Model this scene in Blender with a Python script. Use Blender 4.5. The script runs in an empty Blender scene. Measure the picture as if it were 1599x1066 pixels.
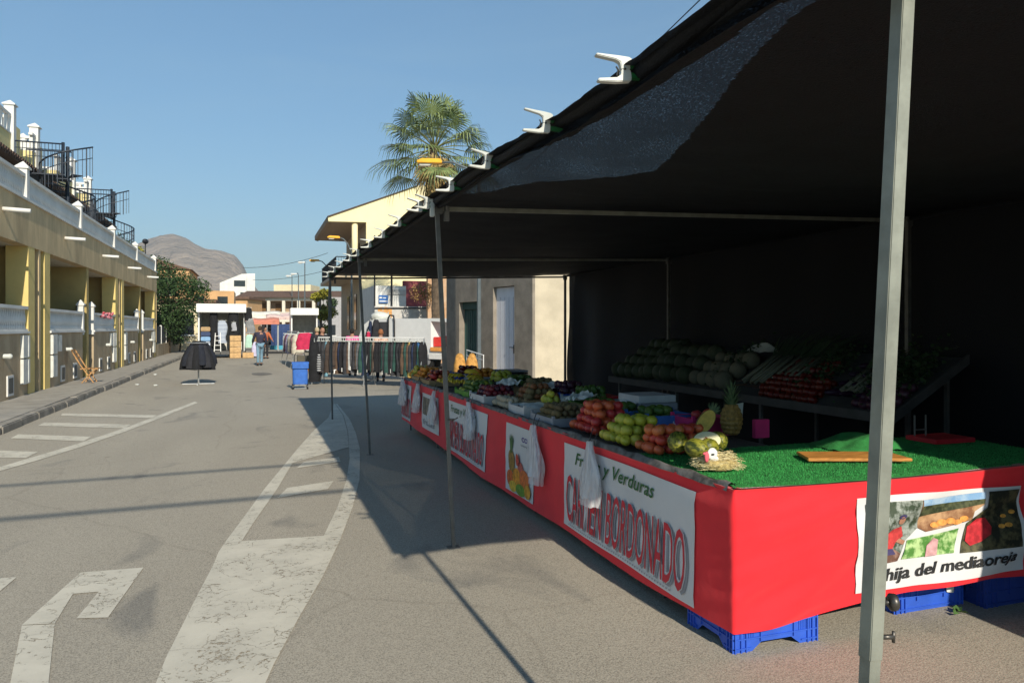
import bpy, bmesh, math, random
from math import sin, cos, pi, radians, sqrt, atan2
from mathutils import Vector, Matrix, noise
R = random.Random(7)
S = bpy.context.scene
COL = S.collection
# ------------------------------------------------------------------ camera
F, H, CX, HZ = 1155.0, 1.6, 799.5, 512.0
YAW = radians(19.1); CY, SY = cos(YAW), sin(YAW)
cam = bpy.data.cameras.new('camera'); camo = bpy.data.objects.new('camera', cam); COL.objects.link(camo)
camo.location = (0, 0, H); camo.rotation_euler = (pi/2, 0, -YAW)
cam.sensor_width = 36; cam.lens = 36*F/1599; cam.shift_y = -21/1599.0
cam.clip_start = .05; cam.clip_end = 8000
S.camera = camo
# ------------------------------------------------------------------ world + sun
SUN = Vector((-.25, 4.2, -2.5)).normalized()
w = bpy.data.worlds.new('World'); S.world = w; w.use_nodes = True
nt = w.node_tree; N = nt.nodes; L = nt.links
bg = N['Background']; bg.inputs[1].default_value = .125
sk = N.new('ShaderNodeTexSky'); sk.sky_type = 'NISHITA'; sk.sun_disc = False
sk.sun_elevation = math.asin(-SUN.z); sk.sun_rotation = atan2(-SUN.x, -SUN.y)
sk.air_density = 1.0; sk.dust_density = .25; sk.ozone_density = 1.6; sk.altitude = 50
tc = N.new('ShaderNodeTexCoord'); mp = N.new('ShaderNodeMapping'); mp.inputs['Scale'].default_value = (1.2, 2.6, 9)
mp.inputs['Rotation'].default_value = (.12, .1, .5)
nz = N.new('ShaderNodeTexNoise'); nz.inputs['Scale'].default_value = 1.7; nz.inputs['Detail'].default_value = 7; nz.inputs['Roughness'].default_value = .55; nz.inputs['Distortion'].default_value = .6
rp = N.new('ShaderNodeValToRGB'); rp.color_ramp.elements[0].position = .5; rp.color_ramp.elements[1].position = .85
rp.color_ramp.elements[0].color = (0, 0, 0, 1); rp.color_ramp.elements[1].color = (.13, .13, .13, 1)
mx = N.new('ShaderNodeMixRGB'); mx.inputs[2].default_value = (4.6, 5.0, 5.5, 1)
L.new(tc.outputs['Generated'], mp.inputs[0]); L.new(mp.outputs[0], nz.inputs[0]); L.new(nz.outputs[0], rp.inputs[0])
L.new(rp.outputs[0], mx.inputs[0]); L.new(sk.outputs[0], mx.inputs[1])
sx = N.new('ShaderNodeSeparateXYZ'); L.new(tc.outputs['Generated'], sx.inputs[0])
el = N.new('ShaderNodeValToRGB'); el.color_ramp.elements[0].position = .0; el.color_ramp.elements[0].color = (.33, .44, .48, 1); el.color_ramp.elements[1].position = .45; el.color_ramp.elements[1].color = (.64, .88, .92, 1)
e2 = el.color_ramp.elements.new(.12); e2.color = (.44, .61, .66, 1); L.new(sx.outputs[2], el.inputs[0])
m2 = N.new('ShaderNodeMixRGB'); m2.blend_type = 'MULTIPLY'; m2.inputs[0].default_value = 1; L.new(mx.outputs[0], m2.inputs[1]); L.new(el.outputs[0], m2.inputs[2]); L.new(m2.outputs[0], bg.inputs[0])
sl = bpy.data.lights.new('sun', 'SUN'); sl.energy = 4.4; sl.angle = radians(.55); sl.color = (1, .92, .77)
so = bpy.data.objects.new('sun', sl); COL.objects.link(so); so.rotation_euler = SUN.to_track_quat('-Z', 'Y').to_euler(); so.location = (0, -20, 20)
S.view_settings.view_transform = 'Standard'; S.view_settings.look = 'None'; S.view_settings.gamma = 1; S.view_settings.exposure = .30
S.cycles.max_bounces = 6; S.cycles.transparent_max_bounces = 16
# ------------------------------------------------------------------ helpers
def at(px, py, z=0.0):                      # photo pixel -> point on the horizontal plane z
    D = (H-z)*F/(py-HZ); l = (px-CX)/F*D
    return Vector((l*CY+D*SY, D*CY-l*SY, z))
def dp(px, py, D):                          # photo pixel at depth D
    l = (px-CX)/F*D
    return Vector((l*CY+D*SY, D*CY-l*SY, H+(HZ-py)/F*D))
def ypx(px, x):
    t = (px-CX)/F
    return x*(CY-t*SY)/(t*CY+SY)
MC = {}
def mat(name, col, rough=.7, var=.12, scale=6, bump=0, bscale=None, metal=0, spec=.4, col2=None, det=5, stretch=None, lo=.35, hi=.65, alpha=None, emit=0, trans=0, sheen=0):
    if name in MC: return MC[name]
    m = bpy.data.materials.new(name); m.use_nodes = True; n = m.node_tree.nodes; l = m.node_tree.links
    b = n['Principled BSDF']; b.inputs['Roughness'].default_value = rough; b.inputs['Metallic'].default_value = metal
    b.inputs['Specular IOR Level'].default_value = spec
    if sheen: b.inputs['Sheen Weight'].default_value = sheen
    t = n.new('ShaderNodeTexCoord'); mpn = n.new('ShaderNodeMapping'); mpn.inputs['Scale'].default_value = stretch or (1, 1, 1)
    l.new(t.outputs['Object'], mpn.inputs[0])
    nn = n.new('ShaderNodeTexNoise'); nn.inputs['Scale'].default_value = scale; nn.inputs['Detail'].default_value = det; nn.inputs['Roughness'].default_value = .6
    l.new(mpn.outputs[0], nn.inputs[0])
    r = n.new('ShaderNodeValToRGB'); e = r.color_ramp.elements; e[0].position = lo; e[1].position = hi
    c2 = col2 or tuple(min(1, c*(1+var)) for c in col); c1 = col if col2 else tuple(c*(1-var) for c in col)
    e[0].color = (*c1, 1); e[1].color = (*c2, 1)
    l.new(nn.outputs[0], r.inputs[0]); l.new(r.outputs[0], b.inputs['Base Color'])
    if bump:
        bn = n.new('ShaderNodeTexNoise'); bn.inputs['Scale'].default_value = bscale or scale*4; bn.inputs['Detail'].default_value = 4
        l.new(mpn.outputs[0], bn.inputs[0]); bp = n.new('ShaderNodeBump'); bp.inputs['Strength'].default_value = 1; bp.inputs['Distance'].default_value = bump
        l.new(bn.outputs[0], bp.inputs['Height']); l.new(bp.outputs[0], b.inputs['Normal'])
    if emit:
        l.new(r.outputs[0], b.inputs['Emission Color']); b.inputs['Emission Strength'].default_value = emit
    if alpha is not None: b.inputs['Alpha'].default_value = alpha
    m['_out'] = 0
    MC[name] = m; return m
def stripes(name, ca, cb, freq, axis=2, rough=.8, duty=.5):
    if name in MC: return MC[name]
    m = bpy.data.materials.new(name); m.use_nodes = True; n = m.node_tree.nodes; l = m.node_tree.links
    b = n['Principled BSDF']; b.inputs['Roughness'].default_value = rough
    t = n.new('ShaderNodeTexCoord'); s = n.new('ShaderNodeSeparateXYZ'); l.new(t.outputs['Object'], s.inputs[0])
    a = n.new('ShaderNodeMath'); a.operation = 'MULTIPLY'; a.inputs[1].default_value = freq; l.new(s.outputs[axis], a.inputs[0])
    f = n.new('ShaderNodeMath'); f.operation = 'FRACT'; l.new(a.outputs[0], f.inputs[0])
    g = n.new('ShaderNodeMath'); g.operation = 'GREATER_THAN'; g.inputs[1].default_value = duty; l.new(f.outputs[0], g.inputs[0])
    x = n.new('ShaderNodeMixRGB'); x.inputs[1].default_value = (*ca, 1); x.inputs[2].default_value = (*cb, 1)
    l.new(g.outputs[0], x.inputs[0]); l.new(x.outputs[0], b.inputs['Base Color']); MC[name] = m; return m
def tagit(o, label=None, cat=None, group=None, kind=None):
    if label: o['label'] = label
    if cat: o['category'] = cat
    if group: o['group'] = group
    if kind: o['kind'] = kind
    return o
def T(name, label, cat, loc=(0, 0, 0), rz=0, group=None, rot=None):
    o = bpy.data.objects.new(name, None); COL.objects.link(o); o.location = loc; o.rotation_euler = rot or (0, 0, rz); o.empty_display_size = .1
    return tagit(o, label, cat, group)
class M:
    def __init__(s): s.v = []; s.f = []
    def add(s, vs, fs):
        k = len(s.v); s.v += [Vector(p) for p in vs]; s.f += [tuple(i+k for i in f) for f in fs]; return s
    def box(s, c, d, rz=0, rot=None):
        m = rot.to_matrix() if rot else Matrix.Rotation(rz, 3, 'Z'); c = Vector(c)
        vs = [c+m@Vector((x*d[0]/2, y*d[1]/2, z*d[2]/2)) for z in (-1, 1) for y in (-1, 1) for x in (-1, 1)]
        return s.add(vs, [(0, 2, 3, 1), (4, 5, 7, 6), (0, 1, 5, 4), (2, 6, 7, 3), (0, 4, 6, 2), (1, 3, 7, 5)])
    def bx(s, x0, x1, y0, y1, z0, z1): return s.box(((x0+x1)/2, (y0+y1)/2, (z0+z1)/2), (abs(x1-x0), abs(y1-y0), abs(z1-z0)))
    def tube(s, pts, r, n=8, caps=True):
        pts = [Vector(p) for p in pts]; k = len(pts); rs = r if isinstance(r, (list, tuple)) else [r]*k; vs = []; up = None
        for i, p in enumerate(pts):
            d = (pts[min(i+1, k-1)]-pts[max(i-1, 0)]).normalized()
            if up is None:
                up = Vector((0, 0, 1)) if abs(d.z) < .9 else Vector((1, 0, 0))
            a = d.cross(up)
            if a.length < 1e-4: a = d.cross(Vector((0, 1, 0)))
            a.normalize(); b = a.cross(d).normalized(); up = b
            for j in range(n):
                t = 2*pi*j/n + (pi/4 if n == 4 else 0); vs.append(p+(a*cos(t)+b*sin(t))*rs[i])
        fs = [(i*n+j, i*n+(j+1) % n, (i+1)*n+(j+1) % n, (i+1)*n+j) for i in range(k-1) for j in range(n)]
        if caps: fs += [tuple(range(n-1, -1, -1)), tuple((k-1)*n+j for j in range(n))]
        return s.add(vs, fs)
    def ball(s, c, r, seg=12, ring=8, rot=None, fn=None):
        c = Vector(c); r = Vector(r) if not isinstance(r, (int, float)) else Vector((r, r, r)); vs = []; m = rot.to_matrix() if rot else None
        for i in range(ring+1):
            for j in range(seg):
                p = Vector((sin(pi*i/ring)*cos(2*pi*j/seg), sin(pi*i/ring)*sin(2*pi*j/seg), cos(pi*i/ring)))
                if fn: p = fn(p)
                p = Vector((p.x*r.x, p.y*r.y, p.z*r.z))
                if m: p = m@p
                vs.append(c+p)
        fs = [(i*seg+j, (i+1)*seg+j, (i+1)*seg+(j+1) % seg, i*seg+(j+1) % seg) for i in range(ring) for j in range(seg)]
        return s.add(vs, fs)
    def lathe(s, c, prof, n=12, caps=True):
        c = Vector(c); vs = [c+Vector((r*cos(2*pi*j/n), r*sin(2*pi*j/n), z)) for r, z in prof for j in range(n)]; k = len(prof)
        fs = [(i*n+j, i*n+(j+1) % n, (i+1)*n+(j+1) % n, (i+1)*n+j) for i in range(k-1) for j in range(n)]
        if caps: fs += [tuple(range(n-1, -1, -1)), tuple((k-1)*n+j for j in range(n))]
        return s.add(vs, fs)
    def ext(s, poly, fn, t0, t1):            # polygon extruded between t0 and t1, fn(u,v,t)->point
        n = len(poly); vs = [fn(u, v, t0) for u, v in poly]+[fn(u, v, t1) for u, v in poly]
        return s.add(vs, [tuple(range(n-1, -1, -1)), tuple(range(n, 2*n))]+[(i, (i+1) % n, n+(i+1) % n, n+i) for i in range(n)])
    def grid(s, nu, nv, fn):
        vs = [fn(i/nu, j/nv) for i in range(nu+1) for j in range(nv+1)]
        return s.add(vs, [(i*(nv+1)+j, (i+1)*(nv+1)+j, (i+1)*(nv+1)+j+1, i*(nv+1)+j+1) for i in range(nu) for j in range(nv)])
    def build(s, name, m, parent=None, smooth=False, local=False, bevel=0, label=None, cat=None, group=None, kind=None, solid=0, origin=None, recalc=True):
        me = bpy.data.meshes.new(name); off = Vector((0, 0, 0)); loc = None
        if parent is not None and not local:
            off = parent.location.copy(); q = parent
            while q.parent: q = q.parent; off += q.location
        elif parent is None and s.v and kind is None:
            if origin is not None: off = Vector(origin)
            else:
                xs = [p.x for p in s.v]; ys = [p.y for p in s.v]; zs = [p.z for p in s.v]; off = Vector(((min(xs)+max(xs))/2, (min(ys)+max(ys))/2, min(zs)))
            loc = off
        me.from_pydata([p-off for p in s.v], [], s.f)
        bm = bmesh.new(); bm.from_mesh(me)
        bmesh.ops.remove_doubles(bm, verts=bm.verts, dist=1e-5)
        if recalc: bmesh.ops.recalc_face_normals(bm, faces=bm.faces)
        if bevel: bmesh.ops.bevel(bm, geom=[e for e in bm.edges if len(e.link_faces) == 2 and e.calc_face_angle(0) > .5], offset=bevel, segments=2, affect='EDGES', clamp_overlap=True)
        if smooth:
            for f in bm.faces: f.smooth = True
        bm.to_mesh(me); bm.free()
        for mm in (m if isinstance(m, list) else [m]): me.materials.append(mm)
        o = bpy.data.objects.new(name, me); COL.objects.link(o)
        if loc is not None: o.location = loc
        if parent is not None: o.parent = parent
        if solid:
            md = o.modifiers.new('solid', 'SOLIDIFY'); md.thickness = solid
        return tagit(o, label, cat, group, kind)
def struct(name, mm, m, **k): return mm.build(name, m, kind='structure', **k)
def copy_thing(o, loc=None, rz=None, label=None, group=None, rot=None, scale=None, parent=None):
    c = o.copy(); COL.objects.link(c)
    if parent: c.parent = parent
    if loc is not None: c.location = loc
    if rz is not None: c.rotation_euler = (0, 0, rz)
    if rot is not None: c.rotation_euler = rot
    if scale is not None: c.scale = (scale,)*3 if isinstance(scale, (int, float)) else scale
    if label: c['label'] = label
    if group: c['group'] = group
    for ch in list(o.children):
        copy_thing(ch, parent=c)
    return c
def setmat(o, m):
    o.material_slots[0].link = 'OBJECT'; o.material_slots[0].material = m
FONT = {}
def text2d(s, shear=0, bold=0, res=3, spacing=1):   # -> verts (x,y) normalised to height of caps ~ .7, faces
    cu = bpy.data.curves.new('t', 'FONT'); cu.body = s; cu.size = 1; cu.shear = shear; cu.offset = bold; cu.resolution_u = res; cu.space_character = spacing
    o = bpy.data.objects.new('t', cu); COL.objects.link(o); bpy.context.view_layer.update()
    dg = bpy.context.evaluated_depsgraph_get(); me = bpy.data.meshes.new_from_object(o.evaluated_get(dg))
    bm = bmesh.new(); bm.from_mesh(me); bmesh.ops.triangulate(bm, faces=bm.faces)
    v = [(p.co.x, p.co.y) for p in bm.verts]; bm.verts.index_update(); f = [tuple(q.index for q in t.verts) for t in bm.faces]
    bm.free(); bpy.data.objects.remove(o); bpy.data.meshes.remove(me); bpy.data.curves.remove(cu)
    x0 = min(p[0] for p in v); x1 = max(p[0] for p in v); y0 = min(p[1] for p in v); y1 = max(p[1] for p in v)
    return [((a-x0)/(x1-x0), (b-y0)/(y1-y0)) for a, b in v], f
def letters(mm, s, fn, **k):                # fn(u,v) in 0..1 -> point
    v, f = text2d(s, **k); mm.add([fn(a, b) for a, b in v], f)
def nzv(x, y, z, sc=1): return noise.noise(Vector((x*sc, y*sc, z*sc)))
def ordw(i): return ['first', 'second', 'third', 'fourth', 'fifth', 'sixth', 'seventh', 'eighth', 'ninth', 'tenth', 'eleventh', 'twelfth', 'thirteenth', 'fourteenth', 'fifteenth', 'sixteenth', 'seventeenth', 'eighteenth', 'nineteenth', 'twentieth'][i] if i < 20 else '%dth' % (i+1) if (i+1) % 10 not in (1, 2, 3) else '%d%s' % (i+1, ['', 'st', 'nd', 'rd'][(i+1) % 10])
# ------------------------------------------------------------------ materials
def asphalt_mat():
    m = bpy.data.materials.new('asphalt'); m.use_nodes = True; n = m.node_tree.nodes; l = m.node_tree.links; b = n['Principled BSDF']
    b.inputs['Roughness'].default_value = .85; b.inputs['Specular IOR Level'].default_value = .25
    t = n.new('ShaderNodeTexCoord')
    def noise_(sc, det, st=None, dist=0):
        q = n.new('ShaderNodeTexNoise'); q.inputs['Scale'].default_value = sc; q.inputs['Detail'].default_value = det; q.inputs['Distortion'].default_value = dist
        if st:
            mpn = n.new('ShaderNodeMapping'); mpn.inputs['Scale'].default_value = st; l.new(t.outputs['Object'], mpn.inputs[0]); l.new(mpn.outputs[0], q.inputs[0])
        else: l.new(t.outputs['Object'], q.inputs[0])
        return q
    def ramp(src, p0, c0, p1, c1):
        r = n.new('ShaderNodeValToRGB'); r.color_ramp.elements[0].position = p0; r.color_ramp.elements[1].position = p1
        r.color_ramp.elements[0].color = (*c0, 1); r.color_ramp.elements[1].color = (*c1, 1); l.new(src, r.inputs[0]); return r
    def mul(a, bb, f=1):
        x = n.new('ShaderNodeMixRGB'); x.blend_type = 'MULTIPLY'; x.inputs[0].default_value = f; l.new(a, x.inputs[1]); l.new(bb, x.inputs[2]); return x.outputs[0]
    big = ramp(noise_(.55, 6, (1, .35, 1), .5).outputs[0], .3, (.318, .288, .236), .7, (.385, .35, .287))
    stones = ramp(noise_(150, 4).outputs[0], .36, (.55, .54, .53), .56, (1.14, 1.12, 1.1))
    v = n.new('ShaderNodeTexVoronoi'); v.inputs['Scale'].default_value = 60; l.new(t.outputs['Object'], v.inputs['Vector'])
    dots = ramp(v.outputs['Distance'], .12, (.35, .34, .33), .28, (1, 1, 1))
    pm = ramp(noise_(21, 2).outputs[0], .5, (1, 1, 1), .62, (0, 0, 0))
    mixd = n.new('ShaderNodeMixRGB'); l.new(pm.outputs[0], mixd.inputs[0]); l.new(dots.outputs[0], mixd.inputs[1]); mixd.inputs[2].default_value = (1, 1, 1, 1)
    worn = ramp(noise_(1.1, 7, (1, .6, 1), 1.2).outputs[0], .6, (1, 1, 1), .72, (.66, .68, .72))
    vein = n.new('ShaderNodeTexVoronoi'); vein.feature = 'DISTANCE_TO_EDGE'; vein.inputs['Scale'].default_value = .23; vein.inputs['Randomness'].default_value = 1
    dist = noise_(1.4, 4); mm2 = n.new('ShaderNodeMixRGB'); mm2.inputs[0].default_value = .3; l.new(t.outputs['Object'], mm2.inputs[1]); l.new(dist.outputs['Color'], mm2.inputs[2]); l.new(mm2.outputs[0], vein.inputs['Vector'])
    cr = ramp(vein.outputs['Distance'], .0, (.62, .6, .58), .004, (1, 1, 1))
    stain = n.new('ShaderNodeTexVoronoi'); stain.inputs['Scale'].default_value = .9; l.new(t.outputs['Object'], stain.inputs['Vector'])
    st = ramp(stain.outputs['Distance'], .008, (.6, .57, .54), .045, (1, 1, 1))
    c = mul(big.outputs[0], stones.outputs[0], .8); c = mul(c, mixd.outputs[0], .8); c = mul(c, worn.outputs[0]); c = mul(c, cr.outputs[0], .3); c = mul(c, st.outputs[0], .8)
    l.new(c, b.inputs['Base Color'])
    bp = n.new('ShaderNodeBump'); bp.inputs['Distance'].default_value = .004; bp.inputs['Strength'].default_value = .8
    l.new(noise_(95, 3).outputs[0], bp.inputs['Height']); l.new(bp.outputs[0], b.inputs['Normal'])
    return m
def paint_mat():
    m = bpy.data.materials.new('road_paint'); m.use_nodes = True; n = m.node_tree.nodes; l = m.node_tree.links; b = n['Principled BSDF']
    b.inputs['Roughness'].default_value = .75; t = n.new('ShaderNodeTexCoord')
    a = n.new('ShaderNodeTexNoise'); a.inputs['Scale'].default_value = 2.2; a.inputs['Detail'].default_value = 8; a.inputs['Roughness'].default_value = .68; l.new(t.outputs['Object'], a.inputs[0])
    r = n.new('ShaderNodeValToRGB'); r.color_ramp.elements[0].color = (.56, .52, .43, 1); r.color_ramp.elements[1].color = (.68, .63, .52, 1); r.color_ramp.elements[0].position = .35; r.color_ramp.elements[1].position = .62
    l.new(a.outputs[0], r.inputs[0]); l.new(r.outputs[0], b.inputs['Base Color'])
    v = n.new('ShaderNodeTexVoronoi'); v.feature = 'DISTANCE_TO_EDGE'; v.inputs['Scale'].default_value = 5.5
    d = n.new('ShaderNodeTexNoise'); d.inputs['Scale'].default_value = 4; d.inputs['Detail'].default_value = 6
    x = n.new('ShaderNodeMixRGB'); x.inputs[0].default_value = .45; l.new(t.outputs['Object'], x.inputs[1]); l.new(t.outputs['Object'], d.inputs[0]); l.new(d.outputs['Color'], x.inputs[2]); l.new(x.outputs[0], v.inputs['Vector'])
    c = n.new('ShaderNodeMath'); c.operation = 'GREATER_THAN'; c.inputs[1].default_value = .009; l.new(v.outputs['Distance'], c.inputs[0])
    e = n.new('ShaderNodeTexNoise'); e.inputs['Scale'].default_value = 28; e.inputs['Detail'].default_value = 8; e.inputs['Roughness'].default_value = .75; l.new(t.outputs['Object'], e.inputs[0])
    add = n.new('ShaderNodeMath'); add.operation = 'ADD'; l.new(e.outputs[0], add.inputs[0])
    sc = n.new('ShaderNodeMath'); sc.operation = 'MULTIPLY'; sc.inputs[1].default_value = .55; l.new(a.outputs[0], sc.inputs[0]); l.new(sc.outputs[0], add.inputs[1])
    g = n.new('ShaderNodeMath'); g.operation = 'GREATER_THAN'; g.inputs[1].default_value = .655; l.new(add.outputs[0], g.inputs[0])
    crk = n.new('ShaderNodeMath'); crk.operation = 'MAXIMUM'; l.new(c.outputs[0], crk.inputs[0])
    g2 = n.new('ShaderNodeMath'); g2.operation = 'GREATER_THAN'; g2.inputs[1].default_value = .56; l.new(a.outputs[0], g2.inputs[0]); l.new(g2.outputs[0], crk.inputs[1])
    mul = n.new('ShaderNodeMath'); mul.operation = 'MULTIPLY'; l.new(crk.outputs[0], mul.inputs[0]); l.new(g.outputs[0], mul.inputs[1])
    sc2 = n.new('ShaderNodeMath'); sc2.operation = 'MULTIPLY'; sc2.inputs[1].default_value = .84; l.new(mul.outputs[0], sc2.inputs[0]); l.new(sc2.outputs[0], b.inputs['Alpha'])
    return m
def net_mat(name, open_, thin=False, zero=0.):
    m = bpy.data.materials.new(name); m.use_nodes = True; n = m.node_tree.nodes; l = m.node_tree.links
    out = n['Material Output']; b = n['Principled BSDF']; b.inputs['Base Color'].default_value = (.004, .005, .008, 1); b.inputs['Roughness'].default_value = .75; b.inputs['Specular IOR Level'].default_value = .3
    t = n.new('ShaderNodeTexCoord'); mpn = n.new('ShaderNodeMapping'); mpn.inputs['Scale'].default_value = (230, 90, 90); mpn.inputs['Rotation'].default_value = (0, 0, .35); l.new(t.outputs['Object'], mpn.inputs[0])
    a = n.new('ShaderNodeTexNoise'); a.inputs['Scale'].default_value = 1; a.inputs['Detail'].default_value = 3; l.new(mpn.outputs[0], a.inputs[0])
    big = n.new('ShaderNodeTexNoise'); big.inputs['Scale'].default_value = 2.2; big.inputs['Detail'].default_value = 6; l.new(t.outputs['Object'], big.inputs[0])
    # open weave fraction: small holes where the fine noise is high
    s = n.new('ShaderNodeMath'); s.operation = 'MULTIPLY_ADD'; s.inputs[1].default_value = .35; l.new(big.outputs[0], s.inputs[0]); l.new(a.outputs[0], s.inputs[2])
    g = n.new('ShaderNodeMapRange'); g.inputs['From Min'].default_value = .70; g.inputs['From Max'].default_value = .92; g.inputs['To Min'].default_value = zero; g.inputs['To Max'].default_value = open_; l.new(s.outputs[0], g.inputs['Value'])
    tr = n.new('ShaderNodeBsdfTransparent'); mx_ = n.new('ShaderNodeMixShader'); l.new(g.outputs[0], mx_.inputs[0]); l.new(b.outputs[0], mx_.inputs[1]); l.new(tr.outputs[0], mx_.inputs[2]); l.new(mx_.outputs[0], out.inputs[0])
    bp = n.new('ShaderNodeBump'); bp.inputs['Distance'].default_value = .006; l.new(s.outputs[0], bp.inputs['Height']); l.new(bp.outputs[0], b.inputs['Normal'])
    return m
ASPH = asphalt_mat(); PAINT = paint_mat()
NET = net_mat('shade_net', .19, zero=.03); NET2 = net_mat('shade_net_dense', .05, zero=0.)
CONC = mat('pavement_concrete', (.30, .275, .235), .9, .15, 3, .004, 60)
KERB = mat('kerb_stone', (.24, .22, .19), .9, .3, 2.5, .01, 25)
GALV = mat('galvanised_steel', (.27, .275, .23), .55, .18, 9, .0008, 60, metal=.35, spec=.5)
GALVD = mat('galvanised_steel_shaded', (.13, .13, .125), .55, .2, 9, 0, metal=.4)  # darker steel copy, canopy shade put into its colour
WHITE = mat('white_paint', (.72, .71, .68), .6, .06, 5)
WHITEP = mat('white_plastic', (.55, .56, .52), .4, .08, 9)
DARKM = mat('dark_metal', (.02, .022, .028), .5, .2, 8)
BLACK = mat('black_plastic', (.015, .015, .017), .5, .2, 8)
GREENP = mat('green_plastic', (.01, .12, .03), .5, .2, 8)
RED = mat('red_cloth', (.80, .022, .032), .75, .07, 3, .0012, 25, spec=.2, sheen=.2)
VINYL = mat('banner_vinyl', (.66, .655, .66), .45, .04, 3, .001, 9)
LRED = mat('lettering_red', (.62, .03, .05), .6, .05); LGREEN = mat('lettering_green', (.02, .12, .03), .6, .05)
LGREY = mat('lettering_grey', (.30, .30, .33), .6, .05); LBLACK = mat('lettering_black', (.02, .02, .02), .6, .05); LPURP = mat('lettering_purple', (.08, .04, .25), .6, .05)
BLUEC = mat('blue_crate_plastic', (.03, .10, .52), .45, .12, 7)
STEELW = mat('wood_plank', (.50, .24, .07), .55, .25, 5, .001, 40, stretch=(1, 8, 8))
TURF = mat('artificial_grass', (.02, .17, .035), .9, .35, 14, .006, 300, col2=(.035, .26, .06))
# ------------------------------------------------------------------ ground, road, pavement, markings
g = M(); g.add([(-3000, -60, 0), (3000, -60, 0), (3000, 4000, 0), (-3000, 4000, 0)], [(0, 1, 2, 3)])
struct('ground', g, mat('dry_ground', (.26, .21, .15), .95, .25, .05))
g = M(); g.add([(-4.9, -12, .004), (16, -12, .004), (16, 110, .004), (-4.9, 110, .004)], [(0, 1, 2, 3)])
struct('road', g, ASPH)
g = M(); g.bx(-14, -3.77, -8, 110, -.1, .13); struct('pavement', g, CONC)
g = M()
y = -8.
while y < 100:
    ln = .98; j = R.uniform(-.012, .012)
    g.bx(-3.768, -3.60+j, y+.006, y+ln, -.05, .13+R.uniform(-.012, .004)); y += 1.0
struct('kerb', g, KERB, bevel=.018)
def marking(poly, z=.010):
    g = M(); g.add([Vector((*at(a, b).xy, z)) for a, b in poly], [tuple(range(len(poly)))]); bmx = struct('road_marking', g, PAINT)
    return bmx
def c6(pts): return [(a*.4748, 560+b*.4748) for a, b in pts]
def strip(left, right, **k):
    g = M(); n = len(left)
    vs = [Vector((*at(*p).xy, .010)) for p in c6(left)+c6(right)]
    g.add(vs, [(i, i+1, n+i+1, n+i) for i in range(n-1)]); return struct('road_marking', g, PAINT)
for q in ([(205, 181), (515, 187), (500, 196), (200, 189)], [(145, 211), (430, 218), (410, 230), (125, 222)], [(60, 250), (300, 258), (275, 273), (35, 263)],
          [(-110, 300), (125, 308), (85, 328), (-150, 324)], [(-40, 728), (55, 722), (0, 768), (-100, 790)]): marking(c6(q))
strip([(640, 142), (520, 188), (400, 233), (250, 283), (100, 328), (0, 358), (-120, 396)], [(650, 146), (530, 195), (412, 241), (262, 293), (110, 340), (0, 371), (-120, 412)])
strip([(1098, 150), (1080, 195), (1030, 240), (985, 290), (940, 345), (870, 430), (790, 540), (745, 600)],
      [(1102, 150), (1128, 188), (1142, 240), (1147, 292), (962, 345), (912, 430), (835, 540), (795, 603)])
strip([(1104, 150), (1131, 188), (1145, 240), (1148, 292), (1150, 330), (1140, 400), (1110, 490), (1065, 585)],
      [(1110, 150), (1150, 200), (1170, 245), (1183, 295), (1184, 330), (1182, 400), (1160, 490), (1118, 600)])
marking(c6([(745, 600), (795, 603), (1065, 585), (1118, 600), (1060, 722), (980, 860), (900, 1010), (860, 1100), (835, 1180), (480, 1180), (515, 1066), (545, 990), (600, 880), (655, 770), (700, 685), (718, 640)]))
marking(c6([(1000, 341), (1115, 325), (1120, 340), (975, 362)])); marking(c6([(945, 427), (1097, 404), (1078, 431), (912, 460)]))
marking(c6([(20, 1200), (35, 1066), (72, 882), (180, 878), (160, 1066), (155, 1200)])); marking(c6([(72, 880), (265, 707), (472, 690), (355, 855), (252, 858), (325, 770), (240, 777), (180, 875)]))
# darker flat patch laid on the road by the walking man
g = M(); c = at(407, 584); n = 26
g.add([(c.x+.55*(.62+.2*nzv(cos(t*2*pi/n), sin(t*2*pi/n), 3, 1.5))*cos(t*2*pi/n), c.y+.8*(1+.4*nzv(cos(t*2*pi/n), sin(t*2*pi/n), 8, 1.5))*sin(t*2*pi/n), .009) for t in range(n)], [tuple(range(n))])
struct('road_dark_patch', g, mat('dark_patch_tone', (.15, .135, .115), .8, .2, 5))
# ================================================================== MARKET STALL
XT, YT = 2.2, 3.05                       # outer corner of the stall tables
# canopy -----------------------------------------------------------
BARS = [1.28, 5.23, 9.4, 13.2]
def roof_z(x, y):
    z = 2.50+(x-1.24)*.027
    for a, b in zip(BARS, BARS[1:]):
        if a <= y <= b:
            t = (y-a)/(b-a); s = (x-1.24)/4.5
            z -= .13*sin(pi*t)*(sin(pi*max(0, min(1, s)))**.7)
    z -= .055*(1-max(0,min(1,(y-3)/2)))
    return z+.028*nzv(x, y*.6, 1, 1.6)+.010*nzv(x*.5, y, 9, 5)+.005*nzv(x, y, 4, 13)
cn = T('shade_canopy', 'large black shade net canopy stretched over the fruit stall on steel poles', 'canopy', (1.24, 7, 2.5))
g = M()
def cf(u, v):
    y = 1.05+12.2*v; x = 1.19+4.63*u
    z = roof_z(x, y)
    if u < .012: z += -.05
    return Vector((x+(.03*nzv(0, y, 5, 2.2) if u < .02 else 0), y, z+.012))
g.grid(60, 120, cf); g.build('net', NET, cn, smooth=True)
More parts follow.
